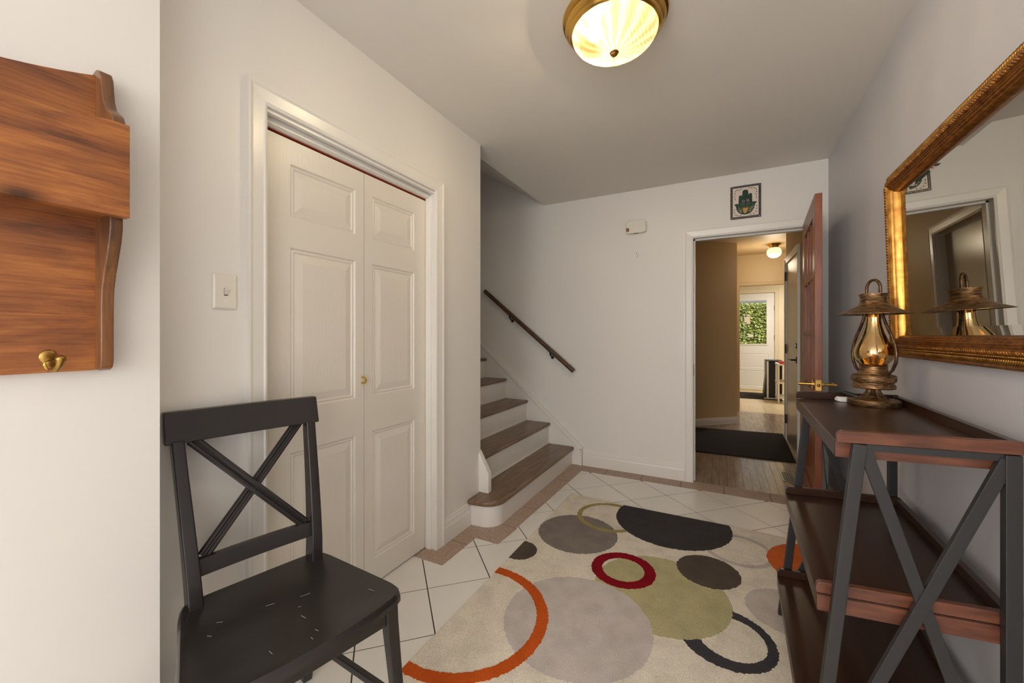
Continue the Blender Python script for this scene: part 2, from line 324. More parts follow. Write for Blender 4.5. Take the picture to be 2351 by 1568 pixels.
# ------------------------------------------------------------------ floor of square tiles laid diagonally
fl = struct('floor', MB().box((-2.2, YB-.12, -.12), (.9, YF+.02, -.0016)), 'grout', 'cream ceramic tile floor laid on the diagonal with a brown stone border', 'floor')
def clip(poly, ax, lim, keep_less):
    out = []; n = len(poly)
    ins = (lambda p: p[ax] <= lim) if keep_less else (lambda p: p[ax] >= lim)
    for i in range(n):
        a, b = poly[i], poly[(i+1) % n]
        if ins(a): out.append(a)
        if ins(a) != ins(b):
            t = (lim-a[ax])/(b[ax]-a[ax]); out.append(tuple(a[k]+t*(b[k]-a[k]) for k in (0, 1)))
    return out
SX, SY, BX, BY, G = .2152, .2108, .066, 3.156, .0038
def area(p): return abs(sum(p[i][0]*p[(i+1) % len(p)][1]-p[(i+1) % len(p)][0]*p[i][1] for i in range(len(p))))/2
for m_ in range(-8, 6):
    for n_ in range(-24, 3):
        if (m_+n_) % 2 == 0: continue
        cx, cy = BX+m_*SX, BY+n_*SY
        p = [(cx-SX+G, cy), (cx, cy-SY+G), (cx+SX-G, cy), (cx, cy+SY-G)]
        for ax, lim, less in ((0, XD-.03, False), (0, xr(1)+.01, True), (1, 3.378, True), (1, YB, False)):
            p = clip(p, ax, lim, less)
            if len(p) < 3: break
        if len(p) < 3 or area(p) < 2e-4: continue
        if cy > 1.9 and all(q[0] < -1.09 for q in p): continue
        obj('tile', MB().prism(p, 'z', -.004, 0), 'tile', fl)
def stone(p): obj('border_stone', MB().prism(p, 'z', -.004, .0012), 'stone', fl)
g = .0018
stone([(-1.47, 1.65), (-1.279, 1.65), (-1.279, 1.881-g), (-1.47, 1.881-g)])
stone([(-1.47, 1.881+g), (-1.279, 1.881+g), (-1.279, 1.967), (-1.128, 1.967), (-1.116, 2.182-g), (-1.47, 2.182-g)])
for bed in ([(-1.47, 1.652), (-1.281, 1.652), (-1.281, 2.182), (-1.47, 2.182)], [(-1.30, 1.969), (-1.13, 1.969), (-1.096, 3.378), (-1.30, 3.378)], [(-1.26, 3.380), (.69, 3.380), (.69, YF), (-1.26, YF)]): obj('border_bed', MB().prism(bed, 'z', -.004, .0006), 'grout', fl)
ys = [2.182, 2.481, 2.79, 3.087, 3.378]
def bx(y): return -1.128+(y-1.967)*.026
for a, b in zip(ys, ys[1:]): stone([(-1.30, a+g), (bx(a), a+g), (bx(b), b-g), (-1.30, b-g)])
xs_ = [-1.26, -.892, -.593, -.292, .014, .317, .62, .70]
for i, (a, b) in enumerate(zip(xs_, xs_[1:])): stone([(a+g, 3.378), (b-g, 3.378), (b-g, YF+.02), (a+g, YF+.02)])

# hall and kitchen floors
HY0, HY1 = YF+.02, 7.2
hf = struct('floor_hall', MB().box((-1.2, HY0, -.12), (2.6, HY1, -.003)), 'grout', 'grey brown strip wood floor of the hall', 'floor')
PW = .0575; cols = int((1.5+.42)/PW)
for i in range(cols):
    x0 = -.42+i*PW; y = HY0-random.random()*.5
    while y < HY1:
        ln = random.uniform(.45, .95); a, b = max(y, HY0), min(y+ln, HY1)
        if b-a > .03: obj('plank', MB().box((x0+.0008, a+.0008, -.003), (x0+PW-.0008, b-.0008, random.uniform(-.0004, .0006))), 'plank', hf)
        y += ln
kf = struct('floor_kitchen', MB().box((-.6, HY1, -.12), (2.5, 10.1, -.004)), 'grout', 'pale cream tiled kitchen floor', 'floor')
for i in range(7):
    for j in range(9): obj('tile', MB().box((-.05+i*.33+.0015, HY1+j*.33+.0015, -.004), (-.05+(i+1)*.33-.0015, min(HY1+(j+1)*.33-.0015, 10.1), 0)), 'kitchen_tile', kf)

# ------------------------------------------------------------------ hall and kitchen shell
HX, HR = -.33, .655
hl = MB(); hl.box((HX-.1, YF+.12, 0), (HX, 3.98, ZC)); hl.box((HX-.1, 4.76, 0), (HX, 5.74, ZC)); hl.box((HX-.1, 3.98, 2.0), (HX, 4.76, ZC)); struct('wall_hall_left', hl, 'hall_paint', 'tan hall wall with the dark grey side door', 'wall')
struct('wall_hall_corner', MB().prism([(HX, 5.742), (.181, 6.187), (.181, 7.19), (-.6, 7.19), (HX-.1, 5.742)], 'z', 0, ZC), 'hall_paint', 'tan angled wall seen through the doorway', 'wall')
hr_ = MB(); hr_.box((HR, YF+.12, 0), (HR+.1, 4.66, ZC)); hr_.box((HR, 5.47, 0), (HR+.1, 5.53, ZC)); hr_.box((HR, 4.66, 2.0), (HR+.1, 5.47, ZC)); struct('wall_hall_right', hr_, 'hall_paint', 'tan hall wall holding the pale grey door', 'wall')
w = MB(); w.box((HR+.1, 5.43, 0), (2.5, 5.53, ZC)); w.box((2.4, 5.53, 0), (2.5, 7.2, ZC)); struct('wall_hall_side', w, 'hall_paint', 'tan wall closing the side of the hall', 'wall')
w = MB(); w.box((-.6, HY1, 0), (.239, HY1+.1, ZC)); w.box((1.06, HY1, 0), (2.5, HY1+.1, ZC)); w.box((.239, HY1, 1.965), (1.06, HY1+.1, ZC)); struct('wall_hall_end', w, 'hall_paint', 'tan wall with the opening to the kitchen', 'wall')
struct('ceiling_hall', MB().box((-1.2, YF+.12, ZC), (2.6, HY1+.1, ZC+.15)), 'hall_paint', 'tan hall ceiling with the globe light', 'ceiling')
KY = 10.0
w = MB(); w.box((-.6, KY, 0), (.10, KY+.12, ZC)); w.box((.985, KY, 0), (2.5, KY+.12, ZC)); w.box((.10, KY, 2.1), (.985, KY+.12, ZC)); struct('wall_kitchen', w, 'kitchen_paint', 'cream kitchen wall around the white garden door', 'wall')
struct('wall_kitchen_right', MB().box((2.4, HY1+.1, 0), (2.5, KY, ZC)), 'kitchen_paint', 'cream kitchen wall beyond the cart', 'wall')
struct('wall_kitchen_left', MB().box((-.7, HY1+.1, 0), (-.6, KY, ZC)), 'kitchen_paint', 'cream kitchen wall opposite the side window', 'wall')
struct('ceiling_kitchen', MB().box((-.7, HY1+.1, ZC), (2.6, KY+.12, ZC+.15)), 'ceiling', 'plain kitchen ceiling', 'ceiling')

# ------------------------------------------------------------------ trims
def casing_y(x, y0, y1, z1, wd, th, sgn=1):
    """casing on a wall plane x facing sgn*x, around opening y0..y1, z1: returns three mitred boards"""
    out = []
    prof = [(0, 0), (0, th*.75), (wd*.12, th*.95), (wd*.2, th*.75), (wd*.75, th), (wd*.9, th*1.25), (wd, th*1.25), (wd, 0)]
    def board(path):
        m = MB(); n = len(prof); vs = []
        for (yy, zz, dy, dz) in path:
            for (a, t) in prof: vs.append((x+sgn*t, yy+dy*a, zz+dz*a))
        fs = [(i, (i+1) % n, (i+1) % n+n, i+n) for i in range(n)]+[tuple(range(n))[::-1], tuple(range(n, 2*n))]
        m.add(vs, fs); return m
    out.append(board([(y0, 0, -1, 0), (y0, z1, -1, 1)])); out.append(board([(y0, z1, -1, 1), (y1, z1, 1, 1)])); out.append(board([(y1, z1, 1, 1), (y1, 0, 1, 0)]))
    return out
def casing_x(y, x0, x1, z1, wd, th, sgn=-1):
    out = casing_y(0, x0, x1, z1, wd, th, 1)
    for m in out: m.v = [(p[1], y+sgn*p[0], p[2]) for p in m.v]
    return out
def trim_group(name, label, boards, m, loc):
    r = sroot(name, label, 'door frame', loc)
    for b, nm in zip(boards, ('casing_side', 'casing_head', 'casing_side')): obj(nm, b, m, r)
    return r
t1 = trim_group('trim_1', 'white moulded casing around the folding closet doors', casing_y(XL, .826, 1.748, 1.988, .066, .016), 'trim', (XL, 1.29, 0))
obj('jamb', MB().box((XL-.12, .822, 0), (XL+.001, .829, 1.985)), 'trim', t1); obj('jamb', MB().box((XL-.12, 1.752, 0), (XL+.001, 1.757, 1.985)), 'trim', t1)
obj('head_jamb', MB().box((XL-.02, .829, 1.975), (XL+.001, 1.752, 1.985)), 'trim', t1)
obj('head_stop', MB().prism([(XL-.03, 1.985), (XL-.03, 1.957), (XL-.045, 1.952), (XL-.062, 1.952), (XL-.062, 1.985)], 'y', .829, 1.752), 'trim', t1)
obj('side_stop', MB().prism([(XL-.022, 1.752), (XL-.022, 1.744), (XL-.05, 1.740), (XL-.056, 1.740), (XL-.056, 1.752)], 'z', 0, 1.96), 'trim', t1)
t2 = trim_group('trim_2', 'white casing around the doorway to the hall', casing_x(YF, OPX0, OPX1, OPZ, .068, .016), 'trim', (.18, YF, 0))
j = MB(); j.box((OPX0-.016, YF, 0), (OPX0, YF+.13, OPZ+.016)); obj('jamb', j, 'trim', t2)
obj('jamb', MB().box((OPX1, YF, 0), (OPX1+.016, YF+.13, OPZ+.016)), 'trim', t2); obj('head_jamb', MB().box((OPX0, YF, OPZ), (OPX1, YF+.13, OPZ+.016)), 'trim', t2)
obj('stop', MB().box((OPX0, YF+.045, 0), (OPX0+.012, YF+.09, OPZ)), 'trim', t2); obj('head_stop', MB().box((OPX0, YF+.045, OPZ-.012), (OPX1, YF+.09, OPZ)), 'trim', t2)
obj('strike_plate', MB().box((OPX0, YF+.01, .86), (OPX0+.002, YF+.04, .96)), 'steel_dark', t2, label='dark strike plate in the jamb')
trim_group('trim_3', 'pale casing around the grey side door of the hall', casing_y(HR, 4.675, 5.455, 2.0, .065, .016, -1), 'trim', (HR, 5.06, 0))
trim_group('trim_4', 'tan casing around the opening to the kitchen', casing_x(HY1, .239, 1.06, 1.965, .06, .016), 'trim_warm', (.65, HY1, 0))
j = MB().box((.239, HY1-.002, 0), (.249, HY1+.11, 1.965)); obj('jamb', j, 'trim_warm', bpy.data.objects['trim_4'])
trim_group('trim_5', 'cream casing around the garden door of the kitchen', casing_x(KY, .10, .985, 2.1, .08, .016), 'kitchen_paint', (.54, KY, 0))
trim_group('trim_6', 'white casing around the dark hall door seen in the mirror', casing_y(HX, 3.98, 4.76, 2.0, .075, .016), 'trim', (HX, 4.37, 0))
jm = bpy.data.objects['trim_6']; obj('jamb', MB().box((HX-.1, 4.75, 0), (HX, 4.76, 2.0)), 'trim', jm)
BBP = [(0, 0), (.016, 0), (.016, .088), (.013, .096), (.012, .118), (.0075, .124), (.0075, .136), (.004, .142), (0, .142)]
def bb(name, pts_fn, a, b, m, label, zs=1.):
    P_ = [(p[0], p[1]*zs) for p in BBP]; mb = MB(); n = len(P_); vs = [pts_fn(p, a) for p in P_]+[pts_fn(p, b) for p in P_]
    mb.add(vs, [(i, (i+1) % n, (i+1) % n+n, i+n) for i in range(n)]+[tuple(range(n))[::-1], tuple(range(n, 2*n))]); return struct(name, mb, m, label, 'baseboard')
bb('baseboard_left', lambda p, t: (XL+p[0], t, p[1]), 1.815, 2.098, 'trim', 'white moulded baseboard between closet casing and bottom step')
bb('baseboard_left_near', lambda p, t: (XL+p[0], t, p[1]), .48, .759, 'trim', 'white baseboard behind the black chair')
bb('baseboard_near', lambda p, t: (XK+p[0], t, p[1]), YB, .479, 'trim', 'white baseboard under the coat rack')
bb('baseboard_far', lambda p, t: (t, YF-p[0], p[1]), -1.125, -.274, 'trim', 'white moulded baseboard between stairs and hall doorway')
bb('baseboard_right', lambda p, t: (xr(t)-p[0], t, p[1]), YB, YF, 'trim', 'white baseboard behind the console table')
d45 = Vector((.512, .445, 0)).normalized(); n45 = Vector((d45.y, -d45.x, 0))
bb('baseboard_hall', lambda p, t: tuple(Vector((HX, 5.742, p[1]))+d45*t+n45*p[0]), 0, .69, 'trim', 'white baseboard of the angled hall wall', zs=.66)
bb('baseboard_hall_right', lambda p, t: (HR-p[0], t, p[1]*.8), YF+.14, 4.60, 'trim', 'white baseboard below the grey hall door')

# ------------------------------------------------------------------ panelled doors
def panel_face(mb, u0, u1, w0, w1, panels, P, ins=((.006, -.007), (.014, -.004), (.020, -.009), (.052, -.0015))):
    us = sorted({u0, u1, *[p[0] for p in panels], *[p[1] for p in panels]}); ws = sorted({w0, w1, *[p[2] for p in panels], *[p[3] for p in panels]})
    for a, b in zip(us, us[1:]):
        for c_, d in zip(ws, ws[1:]):
            if any(p[0] <= a and b <= p[1] and p[2] <= c_ and d <= p[3] for p in panels): continue
            mb.add([P(a, c_, 0), P(b, c_, 0), P(b, d, 0), P(a, d, 0)], [(0, 1, 2, 3)])
    for (a, b, c_, d) in panels:
        rings = [(0, 0)]+list(ins); vs = []
        for (i, h) in rings: vs += [P(a+i, c_+i, h), P(b-i, c_+i, h), P(b-i, d-i, h), P(a+i, d-i, h)]
        fs = []
        for k in range(len(rings)-1):
            for q in range(4): fs.append((4*k+q, 4*k+(q+1) % 4, 4*k+4+(q+1) % 4, 4*k+4+q))
        k = 4*(len(rings)-1); fs.append((k, k+1, k+2, k+3)); mb.add(vs, fs)
    o = -.03
    mb.add([P(u0, w0, 0), P(u1, w0, 0), P(u1, w1, 0), P(u0, w1, 0), P(u0, w0, o), P(u1, w0, o), P(u1, w1, o), P(u0, w1, o)], [(0, 1, 5, 4), (1, 2, 6, 5), (2, 3, 7, 6), (3, 0, 4, 7), (4, 5, 6, 7)])
d1 = sroot('door_1', 'white six panel folding closet doors with a small brass pull', 'door', (XD, 1.31, 0))
for (a, b, pa, pb) in ((.831, 1.3095, .955, 1.262), (1.3125, 1.7495, 1.361, 1.651)):
    mb = MB(); panel_face(mb, a, b, .008, 1.942, [(pa, pb, .125, .737), (pa, pb, .905, 1.529), (pa, pb, 1.648, 1.850)], lambda u, v, h: (XD+h, u, v))
    lf = obj('door_leaf', mb, 'door_white', d1, weld=True)
    if a < 1:
        pth = [(XD, 1.298, .972), (XD+.014, 1.298, .972)]+[(XD+.014+.012*math.sin(t), 1.298, .985-.013*math.cos(t)) for t in [PI*k/8 for k in range(1, 8)]]+[(XD+.014, 1.298, .998), (XD, 1.298, .998)]
        obj('handle', MB().tube(pth, .0048, 8), 'brass', lf, smooth=True, label='small brass C shaped pull')
obj('door_track', MB().box((XD-.03, .83, 1.948), (XD+.002, 1.751, 1.972)), 'closet_red', d1, label='dark track above the leaves')

# french door, opened against the right wall
fr = sroot('door_2', 'reddish brown wooden door with glass panes standing open by the mirror wall', 'door', (.535, 3.5, 0))
Hh = Vector((.5165, 3.515, 0)); Ln = Vector((.460, 2.762, 0)); fdir = (Ln-Hh).normalized(); FW = (Ln-Hh).length; fn = Vector((fdir.y, -fdir.x, 0))
if fn.x > 0: fn = -fn      # face towards the room (-x); thickness goes to +x
def FP(u, v, h): p = Hh+fdir*u-fn*(-h); return (p.x, p.y, v)
def fbox(u0, u1, v0, v1, h0=-.034, h1=0.):
    m = MB(); m.box((u0, h0, v0), (u1, h1, v1)); m.v = [FP(p[0], p[2], p[1]) for p in m.v]; return m
for (a, b) in ((0, .10), (FW-.11, FW)): obj('stile', fbox(a, b, .012, 1.985), 'cherry', fr, bevel=.002)
obj('top_rail', fbox(.10, FW-.11, 1.875, 1.985), 'cherry', fr); obj('lock_rail', fbox(.10, FW-.11, .72, .87), 'cherry', fr); obj('bottom_rail', fbox(.10, FW-.11, .012, .24), 'cherry', fr)
GW = FW-.21
for k in (1, 2): obj('muntin', fbox(.10+GW*k/3-.011, .10+GW*k/3+.011, .87, 1.875, -.03, -.004), 'cherry', fr)
for z in (1.205, 1.54): obj('muntin', fbox(.10, FW-.11, z-.011, z+.011, -.031, -.003), 'cherry', fr)
for k in range(3):
    for a, b in ((.87, 1.205), (1.205, 1.54), (1.54, 1.875)): obj('pane', fbox(.10+GW*k/3, .10+GW*(k+1)/3, a, b, -.019, -.016), 'pane', fr)
pm = MB(); panel_face(pm, .10, FW-.11, .24, .72, [(.105, FW-.115, .245, .715)], lambda u, v, h: FP(u, v, h-.004), ((.01, -.004), (.02, -.009), (.03, -.009), (.07, -.001))); obj('panel', pm, 'cherry', fr, weld=True)
zl = .912
obj('latch_plate', MB().map(lambda p: p).add(fbox(FW, FW+.0015, zl-.03, zl+.03, -.030, -.004).v, fbox(0, 1, 0, 1).f), 'brass', fr)
lb = MB(); c0 = FP(FW+.004, zl, -.017); lb.ball(c0, .009, 8, 6); obj('latch_bolt', lb, 'brass_dark', fr, smooth=True)
for sgn, h in ((1, 0.), (-1, -.034)):
    hm = MB(); a = Vector(FP(FW-.06, zl, h)); nn = fn*sgn
    hm.tube([a, a+nn*.006], .03, 20); ro = obj('rosette', hm, 'brass', fr, smooth=True)
    hv = MB(); k = a+nn*.05; e = k-fdir*.10
    k = a+nn*.062; e = k-fdir*.09; hv.tube([a, a+nn*.02, k+nn*.008], [.010, .0085, .009], 12); hv.tube([k+fdir*.002, k-fdir*.05, e], [.0082, .0075, .007], 10); obj('lever', hv, 'brass', fr, smooth=True)

# pale grey door in the hall side wall
g1 = sroot('door_3', 'pale grey flush door with dark lever in the hall side wall', 'door', (HR, 5.06, 0))
obj('slab', MB().box((HR-.004, 4.68, .012), (HR+.034, 5.45, 1.995)), 'door_grey', g1, bevel=.002)
for z in (.245, 1.04, 1.86):
    obj('hinge', MB().box((HR-.012, 5.445, z-.05), (HR-.003, 5.472, z+.05)).tube([(HR-.014, 5.452, z-.052), (HR-.014, 5.452, z+.052)], .007, 8), 'steel_dark', g1)
obj('rosette', MB().tube([(HR-.004, 4.74, .95), (HR-.014, 4.74, .95)], .032, 16), 'steel_dark', g1, smooth=True)
obj('lever', MB().tube([(HR-.01, 4.74, .95), (HR-.055, 4.74, .95)], .009, 8).tube([(HR-.055, 4.735, .95), (HR-.055, 4.86, .95)], .008, 8), 'steel_dark', g1, smooth=True)
obj('deadbolt', MB().tube([(HR-.004, 4.74, 1.09), (HR-.02, 4.74, 1.09)], .026, 16).box((HR-.035, 4.736, 1.075), (HR-.02, 4.744, 1.105)), 'steel', g1, smooth=True)
# dark door in hall left wall (seen in the mirror)
g2 = sroot('door_4', 'shadowy grey door recessed in the hall wall seen in the mirror', 'door', (HX-.07, 4.37, 0))
obj('slab', MB().box((HX-.10, 3.985, .01), (HX-.06, 4.75, 1.99)), 'door_grey', g2, bevel=.002)
obj('knob', MB().tube([(HX-.06, 4.05, .95), (HX-.02, 4.05, .95)], .01, 8).ball((HX-.005, 4.05, .95), .026), 'brass_dark', g2, smooth=True)
# garden door of the kitchen
k1 = sroot('door_5', 'white garden door with a large window at the end of the kitchen', 'door', (.54, KY, 0))
mb = MB(); panel_face(mb, .11, .978, .03, .86, [(.22, .875, .10, .44), (.22, .875, .50, .80)], lambda u, v, h: (u, KY+.005-h, v), ((.01, -.006), (.02, -.002), (.03, -.002))); obj('lower_leaf', mb, 'white_gloss', k1, weld=True)
for a, b in (((.11, .86), (.235, 2.09)), ((.855, .86), (.978, 2.09)), ((.235, .86), (.855, 1.0)), ((.235, 1.95), (.855, 2.09))): obj('door_rail', MB().box((a[0], KY+.005, a[1]), (b[0], KY+.045, b[1])), 'white_gloss', k1)
fm = MB()
for a, b in (((.225, .985), (.25, 1.965)), ((.84, .985), (.865, 1.965)), ((.25, .985), (.84, 1.01)), ((.25, 1.94), (.84, 1.965))): fm.box((a[0], KY-.007, a[1]), (b[0], KY+.012, b[1]))
obj('glazing_bead', fm, 'white_gloss', k1); obj('pane', MB().box((.24, KY+.02, 1.0), (.85, KY+.024, 1.95)), 'pane', k1)
for z in (1.78, 1.15, .35): obj('hinge', MB().tube([(.984, KY-.006, z-.05), (.984, KY-.006, z+.05)], .008, 8), 'steel', k1, smooth=True)
obj('sill', MB().box((.1, KY-.01, 0), (.985, KY+.1, .028)), 'trim_warm', k1)

# ------------------------------------------------------------------ staircase
st = sroot('staircase', 'wooden staircase with dark brown treads and white risers', 'staircase', (-1.6, 2.9, 0))
TZ = [.166+.1975*k for k in range(7)]; NX = [-1.206-.235*k for k in range(7)]; Y0s, Y1s = 2.224, YF-.021
def nosed(poly_fn, z, th=.032): pass
for k in range(7):
    nx, z = NX[k], TZ[k]; back = nx-.262
    if k == 0:
        out = [(-1.47, Y1s), (nx, Y1s), (nx, 2.20)]
        cx_, cy_, rx, ry = nx-.13, 2.20, .13, .125
        out += [(cx_+rx*math.cos(a), cy_+ry*math.sin(a)) for a in [-PI/2*t/10 for t in range(1, 11)]]
        out += [(-1.407, 2.062), (-1.4075, 2.2235), (-1.47, 2.2235)]
        obj('tread', MB().prism(out, 'z', z-.034, z), 'stair_wood', st, bevel=.013, seg=4)
        rp = [(-1.24, Y1s), (nx-.022, Y1s), (nx-.022, 2.20)]
        rp += [(cx_-.005+(rx-.018)*math.cos(a), cy_+.0+(ry-.02)*math.sin(a)) for a in [-PI/2*t/10 for t in range(1, 11)]]
        rp += [(-1.4075, 2.092), (-1.4075, 2.11), (-1.34, 2.12), (-1.28, 2.2)]
        obj('riser', MB().prism(rp, 'z', 0, z-.033), 'trim', st)
    else:
        obj('tread', MB().box((back, Y0s, z-.03), (nx, Y1s, z)), 'stair_wood', st, bevel=.012, seg=4)
        obj('riser', MB().box((nx-.045, Y0s, TZ[k-1]), (nx-.020, Y1s, z-.03)), 'trim', st)
        obj('cove', MB().box((nx-.022, Y0s, TZ[k-1]), (nx-.012, Y1s, TZ[k-1]+.010)), 'trim', st)
sl = .198/.235
sb = MB().prism([(-1.135, .0012), (-1.135, .150), (-2.10, .150+.965*.868), (-3.0, .150+.965*.868+.76), (-3.0, .9), (-1.32, .0012)], 'y', YF-.021, YF-.001); obj('wall_stringer', sb, 'trim', st)
cpz = lambda x: .150+(-1.135-x)*.868
cp = MB().prism([(-1.129, .145), (-1.129, .166), (-2.10, cpz(-2.10)+.022), (-3.0, cpz(-2.1)+.78), (-3.0, cpz(-2.1)+.74), (-2.10, cpz(-2.10)-.012), (-1.150, .140)], 'y', YF-.03, YF-.001); obj('stringer_cap', cp, 'trim', st, bevel=.003)
obj('stringer_end', MB().box((-1.150, YF-.03, .0012), (-1.133, YF-.001, .150)), 'trim', st)
obj('side_stringer', MB().prism([(-1.409, .425), (-1.336, .295), (-1.336, .166), (-1.52, .166), (-1.52, .53)], 'y', 2.2035, 2.243), 'trim', st, bevel=.003)
# handrail
hr = thing('handrail', 'dark brown round wooden handrail on two black brackets above the stairs', 'handrail', (-1.68, YF, .86))
A, B = Vector((-2.145, YF-.07, 1.645)), Vector((-1.195, YF-.07, .865))
obj('rail', MB().tube([A, B], .021, 20), 'rail_wood', hr, smooth=True)
for t in (.30, .755):
    p = A.lerp(B, t); m = MB(); q = p+Vector((0, 0, -.02)); m.tube([q, q+Vector((0, .012, -.03)), q+Vector((0, .066, -.055))], .0075, 8); m.tube([q+Vector((0, .069, -.055)), q+Vector((0, .062, -.055))], .015, 14)
    dv = (B-A).normalized(); m.bar(p+Vector((0, 0, -.024))-dv*.03, p+Vector((0, 0, -.024))+dv*.03, .018, .004)
    obj('bracket', m, 'plastic_black', hr, smooth=True)

# ------------------------------------------------------------------ coat rack on the near wall
RZ = 1.1
rk = thing('coat_rack', 'varnished pine coat rack with a cubby shelf and brass hooks', 'coat rack', (XK, 0, RZ))
ye = .355; yl = -ye
def top_z(y, z_end, drop): t = min(1, (ye-abs(y))/.22); return z_end-drop*(t-.35*t*t)/.65
N = 28; yy = [yl+(ye-yl)*i/N for i in range(N+1)]
obj('back_panel', MB().prism([(yl, 1.112), (ye, 1.112)]+[(y, top_z(y, 1.777, .055)) for y in reversed(yy)], 'x', XK+.001, XK+.019), 'pine', rk)
fy = [-.381+.762*i/N for i in range(N+1)]
def ftop(y): t = max(0, min(1, (.345-abs(y))/.24)); return 1.650-.05*(t-.35*t*t)/.65
obj('front_board', MB().prism([(-.381, 1.447), (.381, 1.447)]+[(y, ftop(y)) for y in reversed(fy)], 'x', XK+.100, XK+.121), 'pine', rk, bevel=.0015)
obj('shelf_board', MB().box((XK+.019, yl, 1.452), (XK+.100, ye, 1.470)), 'pine', rk)
prof = [(0, 1.785), (.022, 1.790), (.040, 1.782), (.049, 1.766), (.052, 1.745), (.058, 1.715), (.070, 1.692), (.092, 1.678), (.105, 1.668), (.112, 1.655), (.112, 1.648), (.099, 1.645), (.099, 1.445), (.099, 1.425), (.092, 1.395), (.078, 1.36), (.063, 1.325), (.053, 1.29), (.050, 1.25), (.050, 1.135), (.045, 1.118), (.035, 1.112), (0, 1.112)]
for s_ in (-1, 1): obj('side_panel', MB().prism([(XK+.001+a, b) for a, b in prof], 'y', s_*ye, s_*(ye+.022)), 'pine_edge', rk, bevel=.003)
pg = [(.366, 1.632), (.366, 1.555), (.366, 1.474), (.325, 1.463)]
for y, z in pg: obj('wood_plug', MB().tube([(XK+.120, y, z), (XK+.1217, y, z)], .0065, 10), 'pine', rk)
for y in (.284, 0, -.284):
    h = MB(); x = XK+.019; z = 1.133
    h.ball((x+.002, y, z+.012), .0135, 12, 8, (.35, 1, 1.15)); h.ball((x+.002, y+.002, z-.004), .011, 12, 8, (.4, .9, 1.3))
    h.tube([(x+.004, y, z), (x+.012, y+.003, z-.012), (x+.024, y+.006, z-.014), (x+.034, y+.008, z-.004), (x+.037, y+.009, z+.006)], [.006, .0065, .006, .006, .008], 10)
    h.ball((x+.037, y+.009, z+.008), .0085, 10, 8)
    hk = obj('hook', h, 'brass_old', rk, smooth=True, label='brass coat hook')
    obj('screw', MB().tube([(x+.0065, y, z+.014), (x+.008, y, z+.014)], .0045, 10), 'brass_dark', hk)

# ------------------------------------------------------------------ light switches
sw = thing('light_switch', 'white toggle light switch beside the closet casing', 'light switch', (XL, .6975, 1.274))
yc, zc = .6975, 1.330
pm = MB(); rings = [(.0355, .0555, 0), (.0355, .0555, .002), (.030, .050, .006)]
vs = []; 
for (a, b, h) in rings: vs += [(XL+.001+h, yc-a, zc-b), (XL+.001+h, yc+a, zc-b), (XL+.001+h, yc+a, zc+b), (XL+.001+h, yc-a, zc+b)]
pm.add(vs, [(4*k+q, 4*k+(q+1) % 4, 4*k+4+(q+1) % 4, 4*k+4+q) for k in range(2) for q in range(4)]+[(8, 9, 10, 11), (3, 2, 1, 0)]); obj('plate', pm, 'plastic', sw)
obj('slot', MB().box((XL+.0068, yc-.0055, zc-.0125), (XL+.0075, yc+.0055, zc+.0115)), 'black', sw)
obj('toggle', MB().prism([(XL+.007, zc-.010), (XL+.009, zc-.009), (XL+.018, zc+.006), (XL+.015, zc+.0105), (XL+.007, zc+.0105)], 'y', yc-.0048, yc+.0048), 'plastic', sw)
for dz in (.030, -.030): obj('screw', MB().tube([(XL+.0068, yc, zc+dz), (XL+.0082, yc, zc+dz)], .0032, 10), 'plastic_white', sw)
s2 = thing('light_switch', 'double rocker light switch high above the stairs', 'light switch', (-2.16, YF, 2.185))
obj('plate', MB().box((-2.219, YF-.006, 2.186), (-2.104, YF-.0005, 2.318)), 'plastic', s2, bevel=.002)
for a in (-2.198, -2.155):
    obj('rocker', MB().prism([(YF-.006, 2.212), (YF-.012, 2.212), (YF-.007, 2.292), (YF-.006, 2.292)], 'x', a, a+.034), 'plastic', s2)

# ------------------------------------------------------------------ wall sensor, screw holes, painted tile
se = thing('chime_box', 'white plastic wall sensor box with an amber corner badge', 'sensor', (-.652, YF, 2.05))
pts = [(-.738, 2.075), (-.728, 2.058), (-.70, 2.052), (-.60, 2.052), (-.573, 2.060), (-.566, 2.075), (-.566, 2.165), (-.575, 2.185), (-.60, 2.191), (-.655, 2.194), (-.71, 2.190), (-.733, 2.178), (-.738, 2.165)]
pts = [(x, 2.122+(z-2.122)*.80) for x, z in pts]
obj('case', MB().prism(pts, 'y', YF-.042, YF-.0005), 'plastic', se, bevel=.008, seg=3)
obj('badge', MB().box((-.730, YF-.0435, 2.084), (-.706, YF-.0415, 2.114)), 'sensor_amber', se, bevel=.001, label='amber badge')
obj('slot', MB().box((-.672, YF-.036, 2.0645), (-.632, YF-.026, 2.0665)), 'black', se)
hm = MB()
for dx, dz, tl in ((0, .02, .012), (.008, .0, .006), (.003, -.008, .003)): hm.bar((-.650+dx-.002, YF-.0006, 1.878+dz+tl/2), (-.650+dx+.002, YF-.0006, 1.878+dz-tl/2), .004, .001, up=(0, 1, 0))
tag(obj('screw_hole', hm, 'black'), 'dark screw holes in the wall under the sensor box', 'hole')

